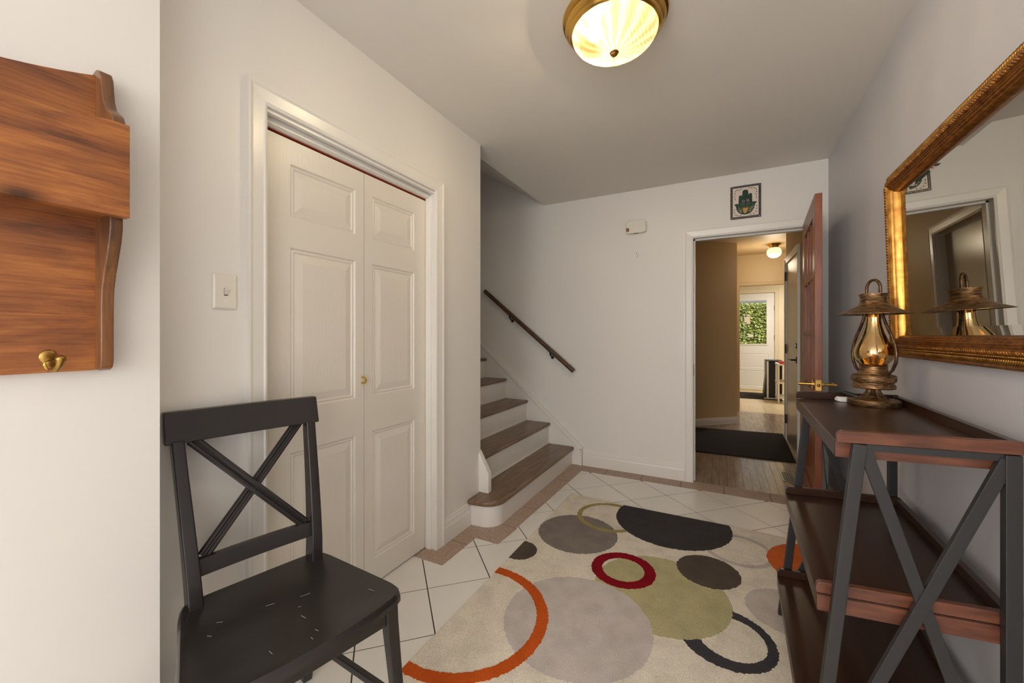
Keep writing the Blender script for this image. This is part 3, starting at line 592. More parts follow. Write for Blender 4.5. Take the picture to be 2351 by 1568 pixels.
ht = thing('hand_tile', 'ceramic wall tile painted with a green open hand over the doorway', 'wall tile', (.16, YF, 2.09))
tx, tz, tw, th_ = .059, 2.090, .202, .252
Yt = YF-.010
def TP(u, v): return (tx+u*tw, tz+v*th_)
def flat(name, polys, m, lay, parent=ht):
    mb = MB()
    for p in polys: mb.prism([TP(*q) for q in p], 'y', Yt, Yt-.0006*lay)
    o = obj(name, mb, m, parent)
    if len(polys) > 1: o['kind'] = 'stuff'
    return o
obj('slab', MB().box((tx, Yt, tz), (tx+tw, YF-.0005, tz+th_)), 'ink_black', ht)
flat('field', [[(.075, .06), (.925, .06), (.925, .94), (.075, .94)]], 'porcelain', 1)
zg = []
for i in range(22):
    for (e0, e1) in (((.02, 0), (.05, 0)),):
        v = .02+.96*i/21
        for u in (.035, .965): zg.append([(u-.013, v-.008), (u+.013, v+.004), (u+.013, v+.014), (u-.013, v+.002)])
for i in range(18):
    u = .06+.88*i/17
    for v in (.03, .97): zg.append([(u-.012, v-.010), (u+.002, v-.010), (u+.012, v+.010), (u-.002, v+.010)])
flat('border_zigzag', zg, 'porcelain', 1)
def ell(cu, cv, ru, rv, n=16, a0=0, a1=2*PI): return [(cu+ru*math.cos(a0+(a1-a0)*k/n), cv+rv*math.sin(a0+(a1-a0)*k/n)) for k in range(n if a1-a0 > 6 else n+1)]
hand = [(.14, .44), (.20, .465), (.275, .44), (.285, .62)]+[(.285+.055*(1-math.cos(t)), .66+.04*math.sin(t)) for t in [PI*k/6 for k in range(1, 6)]]+[(.395, .64), (.40, .76)]+[(.40+.095*(1-math.cos(t)), .79+.06*math.sin(t)) for t in [PI*k/8 for k in range(1, 8)]]+[(.59, .76), (.60, .68)]+[(.60+.055*(1-math.cos(t)), .69+.04*math.sin(t)) for t in [PI*k/6 for k in range(1, 6)]]+[(.71, .64), (.715, .47), (.80, .475), (.86, .455), (.80, .39), (.77, .28), (.70, .18), (.60, .13), (.48, .115), (.36, .14), (.27, .2), (.215, .28), (.20, .37)]
flat('hand_outline', [[(.5+(u-.5)*1.03, .45+(v-.45)*1.03) for u, v in hand]], 'ink_black', 2)
flat('hand', [hand], 'ink_green', 3)
flat('palm_arc', [ell(.5, .30, .25, .14, 18, PI, 2*PI)+ell(.5, .30, .25, .06, 18, 0, PI)], 'ink_olive', 4)
flat('palm_motif', [[(.40, .30), (.60, .31), (.54, .18), (.49, .125), (.44, .18)]], 'ink_gold', 5)
flat('eye', [ell(.43, .52, .042, .034), ell(.575, .535, .042, .038)], 'porcelain', 4); flat('pupil', [ell(.43, .52, .033, .027), ell(.575, .535, .033, .030)], 'ink_green', 5); flat('pupil_core', [ell(.43, .518, .016, .013), ell(.575, .533, .016, .013)], 'ink_black', 6)
flat('petal', [[(.5+math.cos(a)*(.06+.0*k)+du, .44+math.sin(a)*.03+dv), (.5+math.cos(a+.5)*.11+du, .44+math.sin(a+.5)*.05+dv), (.5+math.cos(a+.25)*.13+du, .44+math.sin(a+.25)*.06+dv)] for k, (a, du, dv) in enumerate(((.2, .02, 0), (.9, .03, 0), (2.0, -.03, 0), (2.7, -.02, 0), (3.5, -.03, .01), (5.7, .03, .01)))], 'ink_olive', 5)
flat('lace_spot', [ell(.29+.055*i, .26-.045*abs(i-.0)*.4, .016, .012, 8) for i in range(2)]+[ell(.66+.045*i, .26+.03*i, .016, .012, 8) for i in range(3)]+[ell(.34, .20, .02, .014, 8), ell(.66, .20, .02, .014, 8)]+[[(u-.03, v), (u, v+.012), (u+.03, v+.004), (u, v+.004)] for u, v in ((.36, .43), (.44, .415), (.56, .42), (.64, .44), (.30, .31), (.70, .33), (.26, .36), (.74, .38))], 'porcelain', 5)
lf = []
for (u, v, a) in ((.17, .84, .9), (.22, .88, .3), (.29, .87, -.2), (.36, .90, .2), (.15, .77, 1.8), (.14, .68, 1.2), (.16, .60, 1.9), (.62, .90, 0), (.70, .89, .3), (.78, .88, -.4), (.84, .84, -.8), (.86, .76, -1.4), (.84, .68, -1.0), (.86, .60, -1.6), (.13, .28, 1.8), (.13, .2, .8), (.17, .13, .2), (.24, .10, -.3), (.33, .09, .3), (.86, .33, 1.3), (.85, .25, .9), (.84, .16, .2), (.76, .11, -.3), (.66, .10, .2)):
    lf.append([(u+math.cos(a+t)*r, v+math.sin(a+t)*r*.8) for t, r in ((0, .045), (1.1, .018), (PI, .04), (-1.1, .018))])
flat('leaf_sprig', lf[::2], 'ink_olive', 2); flat('leaf_sprig', lf[1::2], 'ink_brown', 2)
obj('nail', MB().tube([(.16, YF, 2.352), (.16, YF-.008, 2.352)], .0018, 6), 'ink_brown', ht)

# ------------------------------------------------------------------ ceiling lamp
LX, LY = -.376, 1.578
cl = thing('ceiling_lamp', 'flush ceiling lamp with brass rim and glowing moulded glass bowl', 'ceiling lamp', (LX, LY, ZC-.15))
obj('pan', MB().lathe([(0, -.0005), (.200, -.0005), (.203, -.006), (.200, -.014), (.190, -.018), (.190, -.024), (.193, -.030), (.186, -.040), (.178, -.044), (.180, -.050), (.174, -.058), (.166, -.062), (.160, -.060), (.158, -.03), (0, -.03)], (LX, LY, ZC), 56), 'brass', cl, smooth=True)
pr = [(.165*math.cos(t), -.056-.080*math.sin(t)) for t in [PI/2*k/14 for k in range(15)]]
obj('glass_bowl', MB().lathe(pr, (LX, LY, ZC), 72, ripple=(18, .006)), 'bowl_glass', cl, smooth=True)
obj('finial', MB().lathe([(0, -.128), (.016, -.132), (.018, -.138), (.012, -.142), (.013, -.146), (.006, -.152), (0, -.153)], (LX, LY, ZC), 20), 'brass_old', cl, smooth=True)
obj('bulb', MB().ball((LX-.07, LY-.035, ZC-.062), .028, 14, 10), 'bulb_lit', cl, smooth=True)
light('ceiling_bulb', 'POINT', (LX-.07, LY-.035, ZC-.062), (0, 0, 0), 132, (1, .96, .98), shadow_soft_size=.03)

# ------------------------------------------------------------------ hall globe lamp
gl = thing('globe_lamp', 'small round ribbed glass ceiling globe lit in the hall', 'ceiling lamp', (.634, 6.50, ZC-.21))
obj('canopy', MB().lathe([(0, -.0005), (.078, -.0005), (.072, -.015), (.052, -.03), (.047, -.048), (.05, -.055)], (.634, 6.50, ZC), 24), 'brass', gl, smooth=True)
obj('glass_globe', MB().lathe([(.045, -.050), (.062, -.058), (.080, -.080), (.087, -.108), (.083, -.138), (.066, -.166), (.036, -.184), (.012, -.190), (0, -.191)], (.634, 6.50, ZC), 96, ripple=(20, .022)), 'globe', gl, smooth=True)
light('hall_bulb', 'POINT', (.634, 6.50, ZC-.30), (0, 0, 0), 8.5, (1, .86, .64), shadow_soft_size=.11)

# ------------------------------------------------------------------ rug with circles
rg = thing('area_rug', 'cream tufted rug with coloured circles and rings', 'rug', (-.25, 1.6, 0))
RP = [(-.998, 2.838), (-.62, 2.815), (.05, 2.806), (.50, 2.80), (.50, .25), (-1.005, .25)]
obj('pile', MB().prism(RP, 'z', .001, .012), 'rug_cream', rg, bevel=.004)
RX0, RX1, RY1 = -1.0, .498, 2.804
def rclip(p):
    for ax, lim, less in ((0, RX0, False), (0, RX1, True), (1, RY1, True), (1, .26, False)):
        p = clip(p, ax, lim, less)
        if len(p) < 3: return None
    return p
def jit(n, j): return [1+random.uniform(-j, j) for _ in range(n)]
def disc(cx, cy, r, m, lay, ry=None, rot=0):
    n = max(60, int(r*900)); js = jit(n, .0030/r); ry = ry or r
    p = []
    for k in range(n):
        a = 2*PI*k/n; x, y = r*math.cos(a)*js[k], ry*math.sin(a)*js[k]; p.append((cx+x*math.cos(rot)-y*math.sin(rot), cy+x*math.sin(rot)+y*math.cos(rot)))
    p = rclip(p)
    if p: obj('motif_disc', MB().prism(p, 'z', .009, .0124+.0005*lay), m, rg)
def ring(cx, cy, r0, r1, m, lay, a0=0, a1=2*PI, c2=None):
    n = max(70, int(r1*900)); j0, j1 = jit(n+1, .0030/r1), jit(n+1, .0030/r1); j0[-1] = j0[0]; j1[-1] = j1[0]; mb = MB(); ix, iy = c2 or (cx, cy)
    for k in range(n):
        a, b = a0+(a1-a0)*k/n, a0+(a1-a0)*(k+1)/n
        q = [(ix+r0*j0[k]*math.cos(a), iy+r0*j0[k]*math.sin(a)), (cx+r1*j1[k]*math.cos(a), cy+r1*j1[k]*math.sin(a)), (cx+r1*j1[k+1]*math.cos(b), cy+r1*j1[k+1]*math.sin(b)), (ix+r0*j0[k+1]*math.cos(b), iy+r0*j0[k+1]*math.sin(b))]
        q = rclip(q)
        if q: mb.prism(q, 'z', .009, .0124+.0005*lay)
    obj('motif_ring', mb, m, rg)
ring(.078, 2.514, .150, .178, 'rug_silver', 1)
disc(-.763, 2.285, .232, 'rug_grey', 1)
ring(-.644, 2.583, .178, .208, 'rug_olive', 2)
disc(-.281, 2.692, .337, 'rug_charcoal', 3)
disc(-.985, 1.954, .097, 'rug_brown', 1)
disc(-.531, 1.575, .300, 'rug_lilac', 1)
disc(-.252, 1.939, .293, 'rug_sage', 0)
ring(-.968, 1.403, .306, .354, 'rug_orange', 3)
ring(-.44, 2.031, .103, .155, 'rug_red', 4)
disc(-.061, 2.216, .145, 'rug_brown', 2)
ring(.013, 1.768, .122, .174, 'rug_black', -.4, c2=(.030, 1.770))
disc(.469, 2.498, .257, 'rug_tangerine', 2)
disc(.248, 2.045, .158, 'rug_silver', 1)
disc(-.05, .95, .26, 'rug_sage', 1); ring(-.55, .80, .17, .21, 'rug_charcoal', 2)

# ------------------------------------------------------------------ black dining chair
ch = thing('dining_chair', 'black painted wooden chair with a cross back and scuffed seat', 'chair', (-1.06, .66, 0))
TH = math.radians(13); CA = Vector((math.sin(TH), math.cos(TH), 0)); CN = Vector((math.cos(TH), -math.sin(TH), 0)); CO = Vector((-1.229, .707, 0))
def CP(u, v, z): return CO+CA*u+CN*v+Vector((0, 0, z))
def csweep(path, sec):
    """path of (u,v,z), sec of (wu,wv) per point: rectangular section swept upward"""
    mb = MB(); vs = []; n = len(path)
    for (u, v, z), (a, b) in zip(path, sec): vs += [CP(u-a/2, v-b/2, z), CP(u+a/2, v-b/2, z), CP(u+a/2, v+b/2, z), CP(u-a/2, v+b/2, z)]
    fs = [(4*k+q, 4*k+(q+1) % 4, 4*k+4+(q+1) % 4, 4*k+4+q) for k in range(n-1) for q in range(4)]+[(3, 2, 1, 0), (4*n-4, 4*n-3, 4*n-2, 4*n-1)]
    return mb.add(vs, fs)
def backv(z):
    pts = [(0, -.085), (.2, -.035), (.40, -.006), (.48, -.006), (.56, -.018), (.7, -.050), (.85, -.090), (.98, -.125)]
    for (a, b), (c_, d) in zip(pts, pts[1:]):
        if z <= c_: return b+(d-b)*(z-a)/(c_-a)
    return pts[-1][1]
# seat outline
half = [(-.192, .0), (-.200, .03), (-.212, .10), (-.226, .18), (-.240, .26), (-.250, .32), (-.250, .350), (-.240, .372), (-.215, .386), (-.15, .398), (-.075, .406), (0, .408)]
lft = [(-.10, -.034), (-.16, -.032), (-.182, -.022)]+half
outl = lft+[(-u, v) for u, v in reversed(lft[:-1])]
n = len(outl); mb = MB(); vs = []; cu, cv = 0, .19
lev = [(1., .432, 0), (1.0, .444, 0), (.992, .455, 0), (.97, .460, 0), (.9, .4592, 0), (.75, .4535, 1), (.5, .4485, 1), (.25, .447, 1)]
for s_, z, d in lev: vs += [CP(cu+(u-cu)*s_, cv+(v-cv)*s_, z) for u, v in outl]
vs.append(CP(cu, cv, .447)); fs = [(k*n+i, k*n+(i+1) % n, k*n+n+(i+1) % n, k*n+n+i) for k in range(len(lev)-1) for i in range(n)]
fs += [((len(lev)-1)*n+i, (len(lev)-1)*n+(i+1) % n, len(lev)*n) for i in range(n)]+[tuple(range(n))[::-1]]
mb.add(vs, fs); seat = obj('seat', mb, 'chair_black', ch, smooth=True)
sc = MB()
for u, v, a, l in ((-.02, .14, 1.3, .022), (.06, .17, 1.4, .026), (.02, .26, .2, .02), (-.08, .33, .1, .016), (.02, .34, .3, .012), (.19, .30, .3, .02), (-.13, .12, .9, .014), (-.16, .16, .6, .012), (.0, .36, .1, .01), (.03, .21, 1.1, .008)):
    d = CA*math.sin(a)+CN*math.cos(a); e = (abs(u)/.25)**2; zz = max(.4492+.010*min(1, max(abs(u)/.24, abs(v-.19)/.21)**2), .4497)
    p = CP(u, v, zz+.0012); sc.bar(p-d*l/2, p+d*l/2, .0009, .0006)
obj('scuff_mark', sc, 'scratch', seat)['kind'] = 'stuff'
for s_ in (-1, 1):
    zs = [0, .1, .2, .3, .40, .46, .52, .60, .70, .80, .892]
    pth = [(s_*(.158+.006*(1-min(z, .45)/.45)+.022*max(0, z-.45)/.44), backv(z), z) for z in zs]; sec = [(.030, .034), (.031, .038), (.032, .044), (.033, .050), (.034, .056), (.034, .057), (.033, .055), (.032, .051), (.031, .047), (.030, .043), (.030, .039)]
    obj('leg', csweep(pth, sec), 'chair_black', ch, bevel=.004, smooth=False)
    pth = [(s_*.238, .385, .0135), (s_*.226, .362, .25), (s_*.218, .352, .38), (s_*.216, .350, .434)]; obj('leg', csweep(pth, [(.026, .026), (.032, .032), (.036, .036), (.037, .037)]), 'chair_black', ch, bevel=.004)
    obj('side_apron', csweep([(0, 0, 0)], [(0, 0)]).__class__().add([CP(s_*.150, .0, .378), CP(s_*.168, .0, .378), CP(s_*.216, .345, .378), CP(s_*.198, .345, .378), CP(s_*.150, .0, .433), CP(s_*.168, .0, .433), CP(s_*.216, .345, .433), CP(s_*.198, .345, .433)], [(3, 2, 1, 0), (4, 5, 6, 7), (0, 1, 5, 4), (1, 2, 6, 5), (2, 3, 7, 6), (3, 0, 4, 7)]), 'chair_black', ch)
    obj('stretcher', MB().bar(CP(s_*.163, -.045, .16), CP(s_*.229, .37, .16), .018, .022), 'chair_black', ch, bevel=.003)
obj('front_apron', csweep([(0, .352, .375), (0, .352, .433)], [(.40, .02), (.40, .02)]), 'chair_black', ch, bevel=.002)
obj('back_apron', csweep([(0, -.006, .385), (0, -.006, .433)], [(.29, .02), (.29, .02)]), 'chair_black', ch)
# crest rail, slightly bowed
K = 12; vs = []
for i in range(K+1):
    u = -.209+.418*i/K; bow = -.010*(1-(u/.209)**2)
    for (t, z) in ((.013, .884), (-.017, .884), (-.017, .972), (.013, .972)): vs.append(CP(u, backv(z)+t+bow+.004, z))
fs = [(4*k+q, 4*k+(q+1) % 4, 4*k+4+(q+1) % 4, 4*k+4+q) for k in range(K) for q in range(4)]+[(3, 2, 1, 0), (4*K, 4*K+1, 4*K+2, 4*K+3)]
obj('crest_rail', MB().add(vs, fs), 'chair_black', ch, bevel=.004)
vs = []
for i in range(9):
    u = -.148+.296*i/8; bow = -.006*(1-(u/.148)**2)
    for (t, z) in ((.010, .527), (-.010, .527), (-.010, .572), (.010, .572)): vs.append(CP(u, backv(z)+t+bow, z))
K = 8; fs = [(4*k+q, 4*k+(q+1) % 4, 4*k+4+(q+1) % 4, 4*k+4+q) for k in range(K) for q in range(4)]+[(3, 2, 1, 0), (4*K, 4*K+1, 4*K+2, 4*K+3)]
obj('lower_rail', MB().add(vs, fs), 'chair_black', ch, bevel=.002)
for s_ in (-1, 1):
    mb = MB(); a0, b0 = Vector((-s_*.134, .570)), Vector((s_*.147, .888)); dd = (b0-a0).normalized(); pp = Vector((-dd.y, dd.x))
    for off in (-.0085, .0085):
        mb.tube([CP(*(lambda q: (q.x, backv(q.y)-.012+.010*(s_ < 0), q.y))(a0.lerp(b0, t)+pp*off)) for t in [k/10 for k in range(11)]], .0078, 8)
    mb.tube([CP(*(lambda q: (q.x, backv(q.y)-.014+.010*(s_ < 0), q.y))(a0.lerp(b0, t))) for t in [k/10 for k in range(11)]], .006, 6)
    obj('cross_bar', mb, 'chair_black', ch, smooth=True)

# ------------------------------------------------------------------ console table
XB = .584
ct = thing('console_table', 'three tier dark wood console with black iron cross frames', 'console table', (.40, 1.66, 0))
SH = .15
def sh(mb): mb.v = [(p[0]+.030*(p[1]-1.28), p[1]+SH*(p[0]-.43), p[2]) for p in mb.v]; return mb
def legx(z): return .200+.104*z
YN, YQ = 1.287, 2.034
ZT = .9575
for k, (zt, xf, oy) in enumerate(((ZT, .250, .028), (.566, .212, 0), (.218, .182, 0))):
    za, zb = zt-.029, zt-.070
    p = obj('shelf', sh(MB().box((xf, YN, zb), (XB, YQ, za))), 'walnut', ct, bevel=.002)
    def rail(y0, y1):
        r = .013; pts = [(XB, za+.0005), (XB, zt), (xf+r, zt)]+[(xf+r-r*math.sin(t), zt-r+r*math.cos(t)) for t in (.4, .8, 1.2, PI/2)]+[(xf, za+.0005)]
        return sh(MB().prism(pts, 'y', y0, y1))
    obj('end_rail', rail(YN-oy, YN-oy+.018), 'walnut_edge', p, bevel=.002); obj('end_rail', rail(YQ+oy-.018, YQ+oy), 'walnut', p, bevel=.002)
    obj('edge_band', sh(MB().box((xf+.001, YN-.003, zb), (XB, YN, za-.002))), 'walnut_edge', p)
    obj('back_rail', sh(MB().box((XB-.017, YN-oy+.018, za+.0005), (XB, YQ+oy-.018, zt-.002))), 'walnut', p)
LT = ZT-.030
for ya, yb_ in ((YN-.028, YN-.003), (YQ+.003, YQ+.028)):
    ym = (ya+yb_)/2; sgn = -1 if ya < 1.6 else 1
    obj('leg', sh(MB().bar((legx(.0), ym, .0142), (legx(LT), ym, LT), .025, .028, up=(1, 0, 0))), 'iron', ct, bevel=.002)
    obj('leg', sh(MB().bar((.566, ym, .0), (.566, ym, LT), .025, .028, up=(1, 0, 0))), 'iron', ct, bevel=.002)
    obj('cross_brace', sh(MB().bar((legx(LT)+.010, ym, LT-.012), (.570, ym, .06), .014, .026, up=(1, 0, 0))), 'iron', ct, bevel=.001)
    obj('cross_brace', sh(MB().bar((.558, ym+sgn*.002, LT-.012), (legx(.06)+.004, ym+sgn*.002, .06), .0155, .026, up=(1, 0, 0))), 'iron', ct, bevel=.001)
    obj('angle_bar', sh(MB().box((legx(LT)+.012, ya+.006, LT-.016), (.555, yb_, LT))), 'iron', ct)
    obj('foot_bar', sh(MB().box((legx(.06)+.014, ya+.004, .045), (.555, yb_, .060))), 'iron', ct)
obj('knob_screw', MB().tube([(.572, 2.072, .772), (.592, 2.085, .772)], .0022, 6).ball((.593, 2.0855, .772), .006, 8, 6), 'iron', ct)

# ------------------------------------------------------------------ lantern table lamp
KX, KYY, KZ = .541, 2.100, .9092
LB = Vector((.503, 1.953, ZT-.029+.0004)); LS = .93            # where the lamp stands, and its size
def lobj(name, mb, m, par, **kw): mb.map(lambda p: LB+(p-Vector((KX, KYY, KZ)))*LS); return obj(name, mb, m, par, **kw)
tl = thing('table_lamp', 'bronze lantern style table lamp with amber glass on the console', 'table lamp', tuple(LB))
C0 = (KX, KYY, 0)
lobj('base', MB().lathe([(0, KZ), (.080, KZ), (.083, KZ+.004), (.083, KZ+.020), (.079, KZ+.025), (.05, KZ+.027), (0, KZ+.027)], C0, 40), 'bronze', tl, smooth=True)
lobj('stem', MB().lathe([(.050, KZ+.026), (.040, KZ+.032), (.031, KZ+.042), (.024, KZ+.052), (.020, KZ+.064), (.020, KZ+.070)], C0, 60, ripple=(15, .07)), 'bronze', tl, smooth=True)
lobj('font', MB().lathe([(0, .978), (.064, .978), (.068, .982), (.067, .992), (.062, .998), (.062, 1.002), (.068, 1.006), (.070, 1.014), (.070, 1.026), (.067, 1.032), (.050, 1.036), (.045, 1.044), (.043, 1.066), (.046, 1.070), (.040, 1.071), (0, 1.071)], C0, 40), 'bronze', tl, smooth=True)
lobj('glass_chimney', MB().lathe([(.040, 1.071), (.048, 1.080), (.059, 1.096), (.064, 1.114), (.063, 1.132), (.056, 1.154), (.045, 1.178), (.035, 1.202), (.028, 1.226), (.0245, 1.250), (.0245, 1.285)], C0, 44), 'amber_glass', tl, smooth=True, label='amber glass chimney')
lobj('bulb', MB().lathe([(.010, 1.071), (.010, 1.09), (.014, 1.10), (.019, 1.118), (.016, 1.138), (.008, 1.150), (0, 1.154)], C0, 16), 'amber_glass', tl, smooth=True)
va = Vector((math.cos(YAW+.0)*.8+.3, .45, 0)).normalized()
perp = Vector((.55, -.835, 0)).normalized()
for s_ in (-1, 1):
    pts = [(.034, 1.285), (.039, 1.262), (.053, 1.225), (.070, 1.190), (.083, 1.155), (.089, 1.120), (.086, 1.085), (.074, 1.056), (.056, 1.038)]
    lobj('guard_arm', MB().tube([(KX+perp.x*s_*r, KYY+perp.y*s_*r, z) for r, z in pts], .0055, 10), 'bronze_rod', tl, smooth=True)
lobj('shade', MB().lathe([(0, 1.352), (.038, 1.352), (.045, 1.358), (.046, 1.354), (.042, 1.345), (.041, 1.338), (.043, 1.335), (.041, 1.330), (.043, 1.325), (.046, 1.316), (.058, 1.306), (.085, 1.291), (.119, 1.2765), (.119, 1.275), (.084, 1.2885), (.050, 1.301), (.03, 1.305), (0, 1.305)], C0, 48), 'bronze', tl, smooth=True)
lobj('handle', MB().tube([(KX+perp.x*.028*math.cos(t), KYY+perp.y*.028*math.cos(t), 1.350+(.028 if 0 < t < PI else 0)+.036*math.sin(t)) for t in [0]+[PI*k/14 for k in range(1, 14)]+[PI]], .0055, 10), 'bronze_rod', tl, smooth=True)
cd = MB(); zz = KZ
cd.tube([(.49, 2.155, .930), (.455, 2.175, .944), (.425, 2.188, .945), (.400, 2.199, .935), (.392, 2.215, .90), (.395, 2.235, .80), (.41, 2.25, .60), (.43, 2.26, .40), (.45, 2.27, .17)], .0022, 6)
cd.tube([(.60, 2.13, .916), (.618, 2.15, .930), (.625, 2.165, .945), (.640, 2.185, .940)], .0022, 6)
cord = lobj('cord', cd, 'plastic_black', tl, smooth=True)
ds = Vector((.055, -.040, -.016))
lobj('inline_switch', MB().tube([(.452, 2.172, .946), (.462, 2.166, .945), (.500, 2.144, .936), (.513, 2.137, .932)], [.004, .0095, .0095, .004], 10), 'plastic_black', tl, smooth=True)
ad = thing('power_adapter', 'small white power adapter lying beside the lamp base', 'adapter', (.43, 2.0, LB.z))
am = MB().box((-.028, -.014, 0), (.028, .014, .020)); am.map(lambda p: Vector((.462+p.x*.9-p.y*.3, 2.150+p.x*.1+p.y*.95, KZ+.0004+p.z)))
lobj('case', am, 'plastic_white', ad, bevel=.002)
am = MB().box((-.034, -.010, .004), (-.028, .010, .015)); am.map(lambda p: Vector((.462+p.x*.9-p.y*.3, 2.150+p.x*.1+p.y*.95, KZ+.0004+p.z))); lobj('socket_end', am, 'plastic_white', ad)

# ------------------------------------------------------------------ gilt mirror, leaning forward a little
MY0, MY1, MZ0, MHH = 1.02, 2.176, 1.106, .735
TILT = math.radians(1.7); wy = math.atan(.0152)
mi = thing('wall_mirror', 'large mirror in an ornate carved gilt frame on the lilac wall', 'mirror', (xr(1.6), 1.6, MZ0))
def MP(s_, h, d):
    # s along y from near end, h up the frame, d out from the back of the frame
    y = MY0+s_; b = .003+h*math.sin(TILT)+d*math.cos(TILT)
    return (xr(y)-b, y, MZ0+h*math.cos(TILT)-d*math.sin(TILT))
MW, MH = MY1-MY0, MHH
fp = [(0, 0), (0, .016), (.006, .024), (.012, .022), (.030, .030), (.036, .036), (.050, .039), (.054, .033), (.057, .037), (.060, .032), (.064, .036), (.067, .030), (.071, .032), (.074, .024), (.078, .026), (.084, .014), (.084, .006), (.084, 0)]
def corner(w): return [(w, w), (MW-w, w), (MW-w, MH-w), (w, MH-w)]
nm = len(fp)
for q in range(4):
    vs = []
    for e in (q, (q+1) % 4): vs += [MP(*corner(w)[e], d) for w, d in fp]
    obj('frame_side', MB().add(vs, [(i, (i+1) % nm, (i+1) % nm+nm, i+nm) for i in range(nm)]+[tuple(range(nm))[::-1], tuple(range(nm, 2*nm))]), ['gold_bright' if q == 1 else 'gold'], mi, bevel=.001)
for (wd, dep, pitch, r, sc_, mname) in ((.044, .038, .0115, .0062, (1.35, .7), 'gold'), (.020, .027, .0095, .0040, (.75, 2.4), 'gold_bright'), (.034, .036, .0075, .0023, (1.3, .8), 'gold_bright'), (.005, .018, .013, .0052, (1.2, .8), 'gold')):
    mb = MB(); cs = corner(wd)
    for q in range(4):
        a, b = Vector(cs[q]), Vector(cs[(q+1) % 4]); L_ = (b-a).length; nn = int(L_/pitch); t = (b-a)/L_; pz = Vector((-t.y, t.x))
        for k in range(1, nn):
            c_ = a+t*(L_*k/nn); o0 = len(mb.v); mb.ball((0, 0, 0), r, 8, 5)
            for i in range(o0, len(mb.v)):
                p = mb.v[i]; dd = (t*.82+pz*.57)*p[0]*sc_[0]+(pz*.82-t*.57)*p[1]*sc_[1]
                mb.v[i] = MP(c_.x+dd.x, c_.y+dd.y, dep+p[2]*.8)
    o = obj('carved_ornament', mb, mname, mi, smooth=True, sharp=120); o['kind'] = 'stuff'
gv = []
for w, d in ((.0845, .0085), (.110, .0105)): gv += [MP(*c_, d) for c_ in corner(w)]
gv = MB().add(gv, [(i, (i+1) % 4, (i+1) % 4+4, i+4) for i in range(4)]+[(4, 5, 6, 7)]); obj('mirror_glass', gv, 'mirror', mi)

# ------------------------------------------------------------------ hall and kitchen objects
tag(obj('door_mat', MB().prism([(-.318, 5.62), (.648, 5.74), (.612, 4.51), (-.27, 4.48), (-.325, 4.62)], 'z', .0008, .012), 'mat_black', bevel=.003), 'long black mat on the wood floor of the hall', 'mat')
tag(obj('door_mat', MB().box((.05, 8.72, .0008), (.98, 9.62, .012)), 'mat_black'), 'dark mat in front of the white garden door', 'mat')
vt = thing('floor_vent', 'metal floor register in the hall floor near the doorway', 'vent', (.49, 4.04, 0))
obj('frame', MB().box((.440, 3.905, .001), (.545, 4.175, .004)), 'steel', vt, bevel=.001); obj('dark_core', MB().box((.456, 3.925, .0042), (.529, 4.155, .0048)), 'black', vt)
for i in range(6): obj('slat', MB().box((.458, 3.945+i*.036, .0048), (.527, 3.953+i*.036, .0062)), 'steel', vt)
for i in range(4): obj('slat', MB().box((.466+i*.017, 3.93, .0048), (.470+i*.017, 4.15, .0060)), 'steel', vt)
bn = thing('laundry_bin', 'tall black bin with white metal edges beside the garden door', 'bin', (.83, 8.98, 0))
obj('body', MB().prism([(.700, .02), (.985, .02), (.985, .70), (.745, .70), (.735, .45)], 'y', 8.80, 9.18), 'black', bn, bevel=.01)
obj('lid', MB().box((.735, 8.79, .70), (.99, 9.19, .725)), 'black', bn, bevel=.006)
obj('edge_strip', MB().box((.742, 8.785, .02), (.770, 8.805, .71)), 'white_gloss', bn); obj('edge_strip', MB().box((.70, 8.79, .012), (.985, 8.802, .03)), 'white_gloss', bn); obj('edge_strip', MB().box((.72, 9.0, .02), (.738, 9.02, .71)), 'white_gloss', bn)
cr = thing('storage_cart', 'white plastic three tier storage cart beside the black bin', 'cart', (1.05, 8.55, 0))
for x in (.872, 1.277):
    for y in (8.40, 8.735): obj('post', MB().box((x, y, 0), (x+.028, y+.028, .70)), 'white_gloss', cr, bevel=.005)
for z in (.08, .34, .66):
    m = MB(); n4 = [(.866, 8.394), (1.312, 8.394), (1.312, 8.771), (.866, 8.771)]; i4 = [(.876, 8.404), (1.302, 8.404), (1.302, 8.761), (.876, 8.761)]
    vs = [(x, y, z) for x, y in n4]+[(x, y, z+.03) for x, y in n4]+[(x, y, z+.03) for x, y in i4]+[(x, y, z+.012) for x, y in i4]
    m.add(vs, [(3, 2, 1, 0)]+[(4*k+q, 4*k+(q+1) % 4, 4*k+4+(q+1) % 4, 4*k+4+q) for k in range(3) for q in range(4)]+[(12, 13, 14, 15)]); obj('tray', m, 'white_gloss', cr)
bw = MB().lathe([(0, .6725), (.05, .6725), (.07, .69), (.085, .725), (.08, .725), (.065, .695), (0, .68)], (.975, 8.55, 0), 24); tag(obj('bowl', bw, 'red', smooth=True), 'red bowl on top of the white cart', 'bowl')
bk = MB().box((.93, 8.47, .3525), (1.06, 8.62, .40)); tag(obj('storage_box', bk, 'trim_warm', bevel=.004), 'tan box on the middle tray of the cart', 'box')
stk = thing('window_label', 'tall cream paper label stuck to the garden door window', 'label', (.46, KY+.02, 1.44))
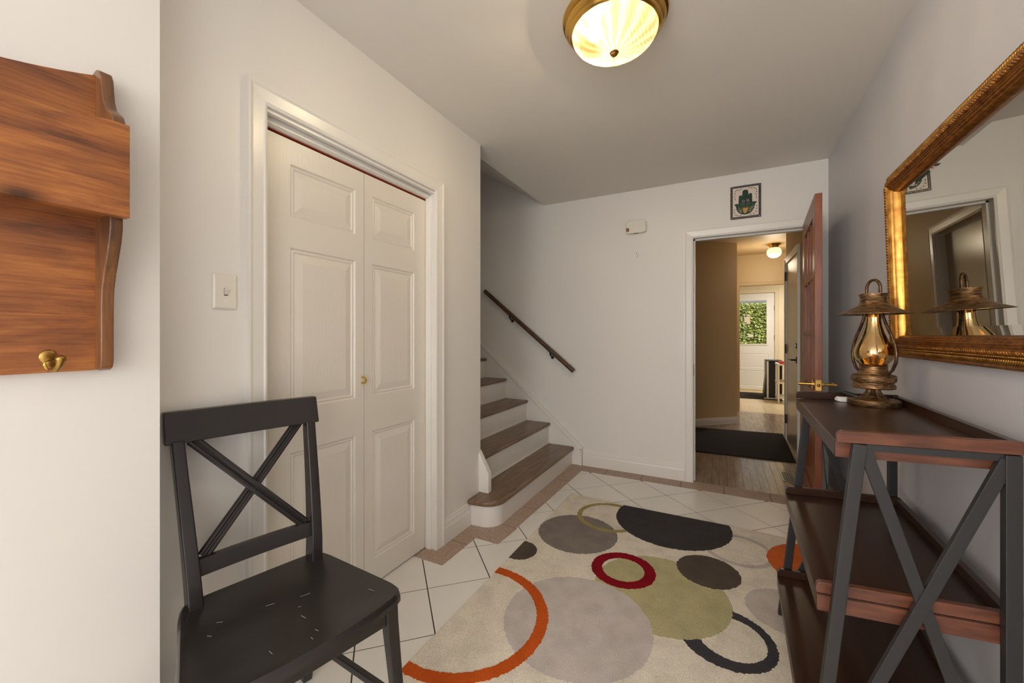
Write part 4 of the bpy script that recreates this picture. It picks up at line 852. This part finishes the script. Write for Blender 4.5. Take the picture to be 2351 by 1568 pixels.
obj('paper', MB().prism([(.425, 1.64), (.53, 1.655), (.548, 1.445), (.44, 1.435)], 'y', KY+.0185, KY+.0197), 'paper', stk)
obj('print', MB().box((.44, KY+.018, 1.595), (.478, KY+.0186, 1.632)).box((.446, KY+.018, 1.452), (.475, KY+.0186, 1.475)).box((.485, KY+.018, 1.60), (.522, KY+.0186, 1.612)), 'label_grey', stk)['kind'] = 'stuff'
tag(obj('window_label', MB().box((.505, KY+.0185, 1.155), (.60, KY+.0197, 1.215)), 'plastic_white'), 'small white label low on the garden door window', 'label')
# garden
struct('ground', MB().box((-6, KY+.12, -.2), (9, 22, -.06)), 'ground', 'garden ground outside', 'ground')
hg = thing('ivy_hedge', 'dense ivy covered hedge seen through the garden door window', 'hedge', (1, 13.4, -.06))
obj('stem_core', MB().box((-2.5, 13.12, -.06), (5, 13.9, 2.0)), 'bark', hg)
mb = MB(); rr = random.Random(3)
for i in range(15000):
    top = rr.random() < .22
    x = rr.uniform(-2.0, 4.2)
    if i % 4: x = rr.uniform(-.2, 2.0)
    c_ = Vector((x, rr.uniform(13.1, 13.8), 2.02+rr.uniform(-.03, .08))) if top else Vector((x, 13.08+rr.uniform(-.07, .04), rr.uniform(.3, 2.08)))
    s_ = rr.uniform(.022, .046); q = Matrix.Rotation(rr.uniform(0, 6.28), 3, 'Z') @ Matrix.Rotation(rr.uniform(-1.2, 1.2), 3, 'X') @ Matrix.Rotation(rr.uniform(-1., 1.), 3, 'Y')
    if not top: q = Matrix.Rotation(rr.uniform(.3, 1.3), 3, 'X') @ Matrix.Rotation(rr.uniform(-.6, .6), 3, 'Y') @ Matrix.Rotation(rr.uniform(0, 6.28), 3, 'Z')
    mb.add([c_+q @ Vector(p)*s_ for p in ((0, -1, 0), (.75, -.1, .15), (0, 1, 0), (-.75, -.1, .15))], [(0, 1, 2), (0, 2, 3)])
o = obj('leaf_mass', mb, 'leaf', hg); o['kind'] = 'stuff'
tag(obj('neighbour_wall', MB().box((-6, 17, -.06), (9, 17.4, 3.6)), 'roof_grey'), 'grey wall of a neighbouring house above the hedge', 'building')
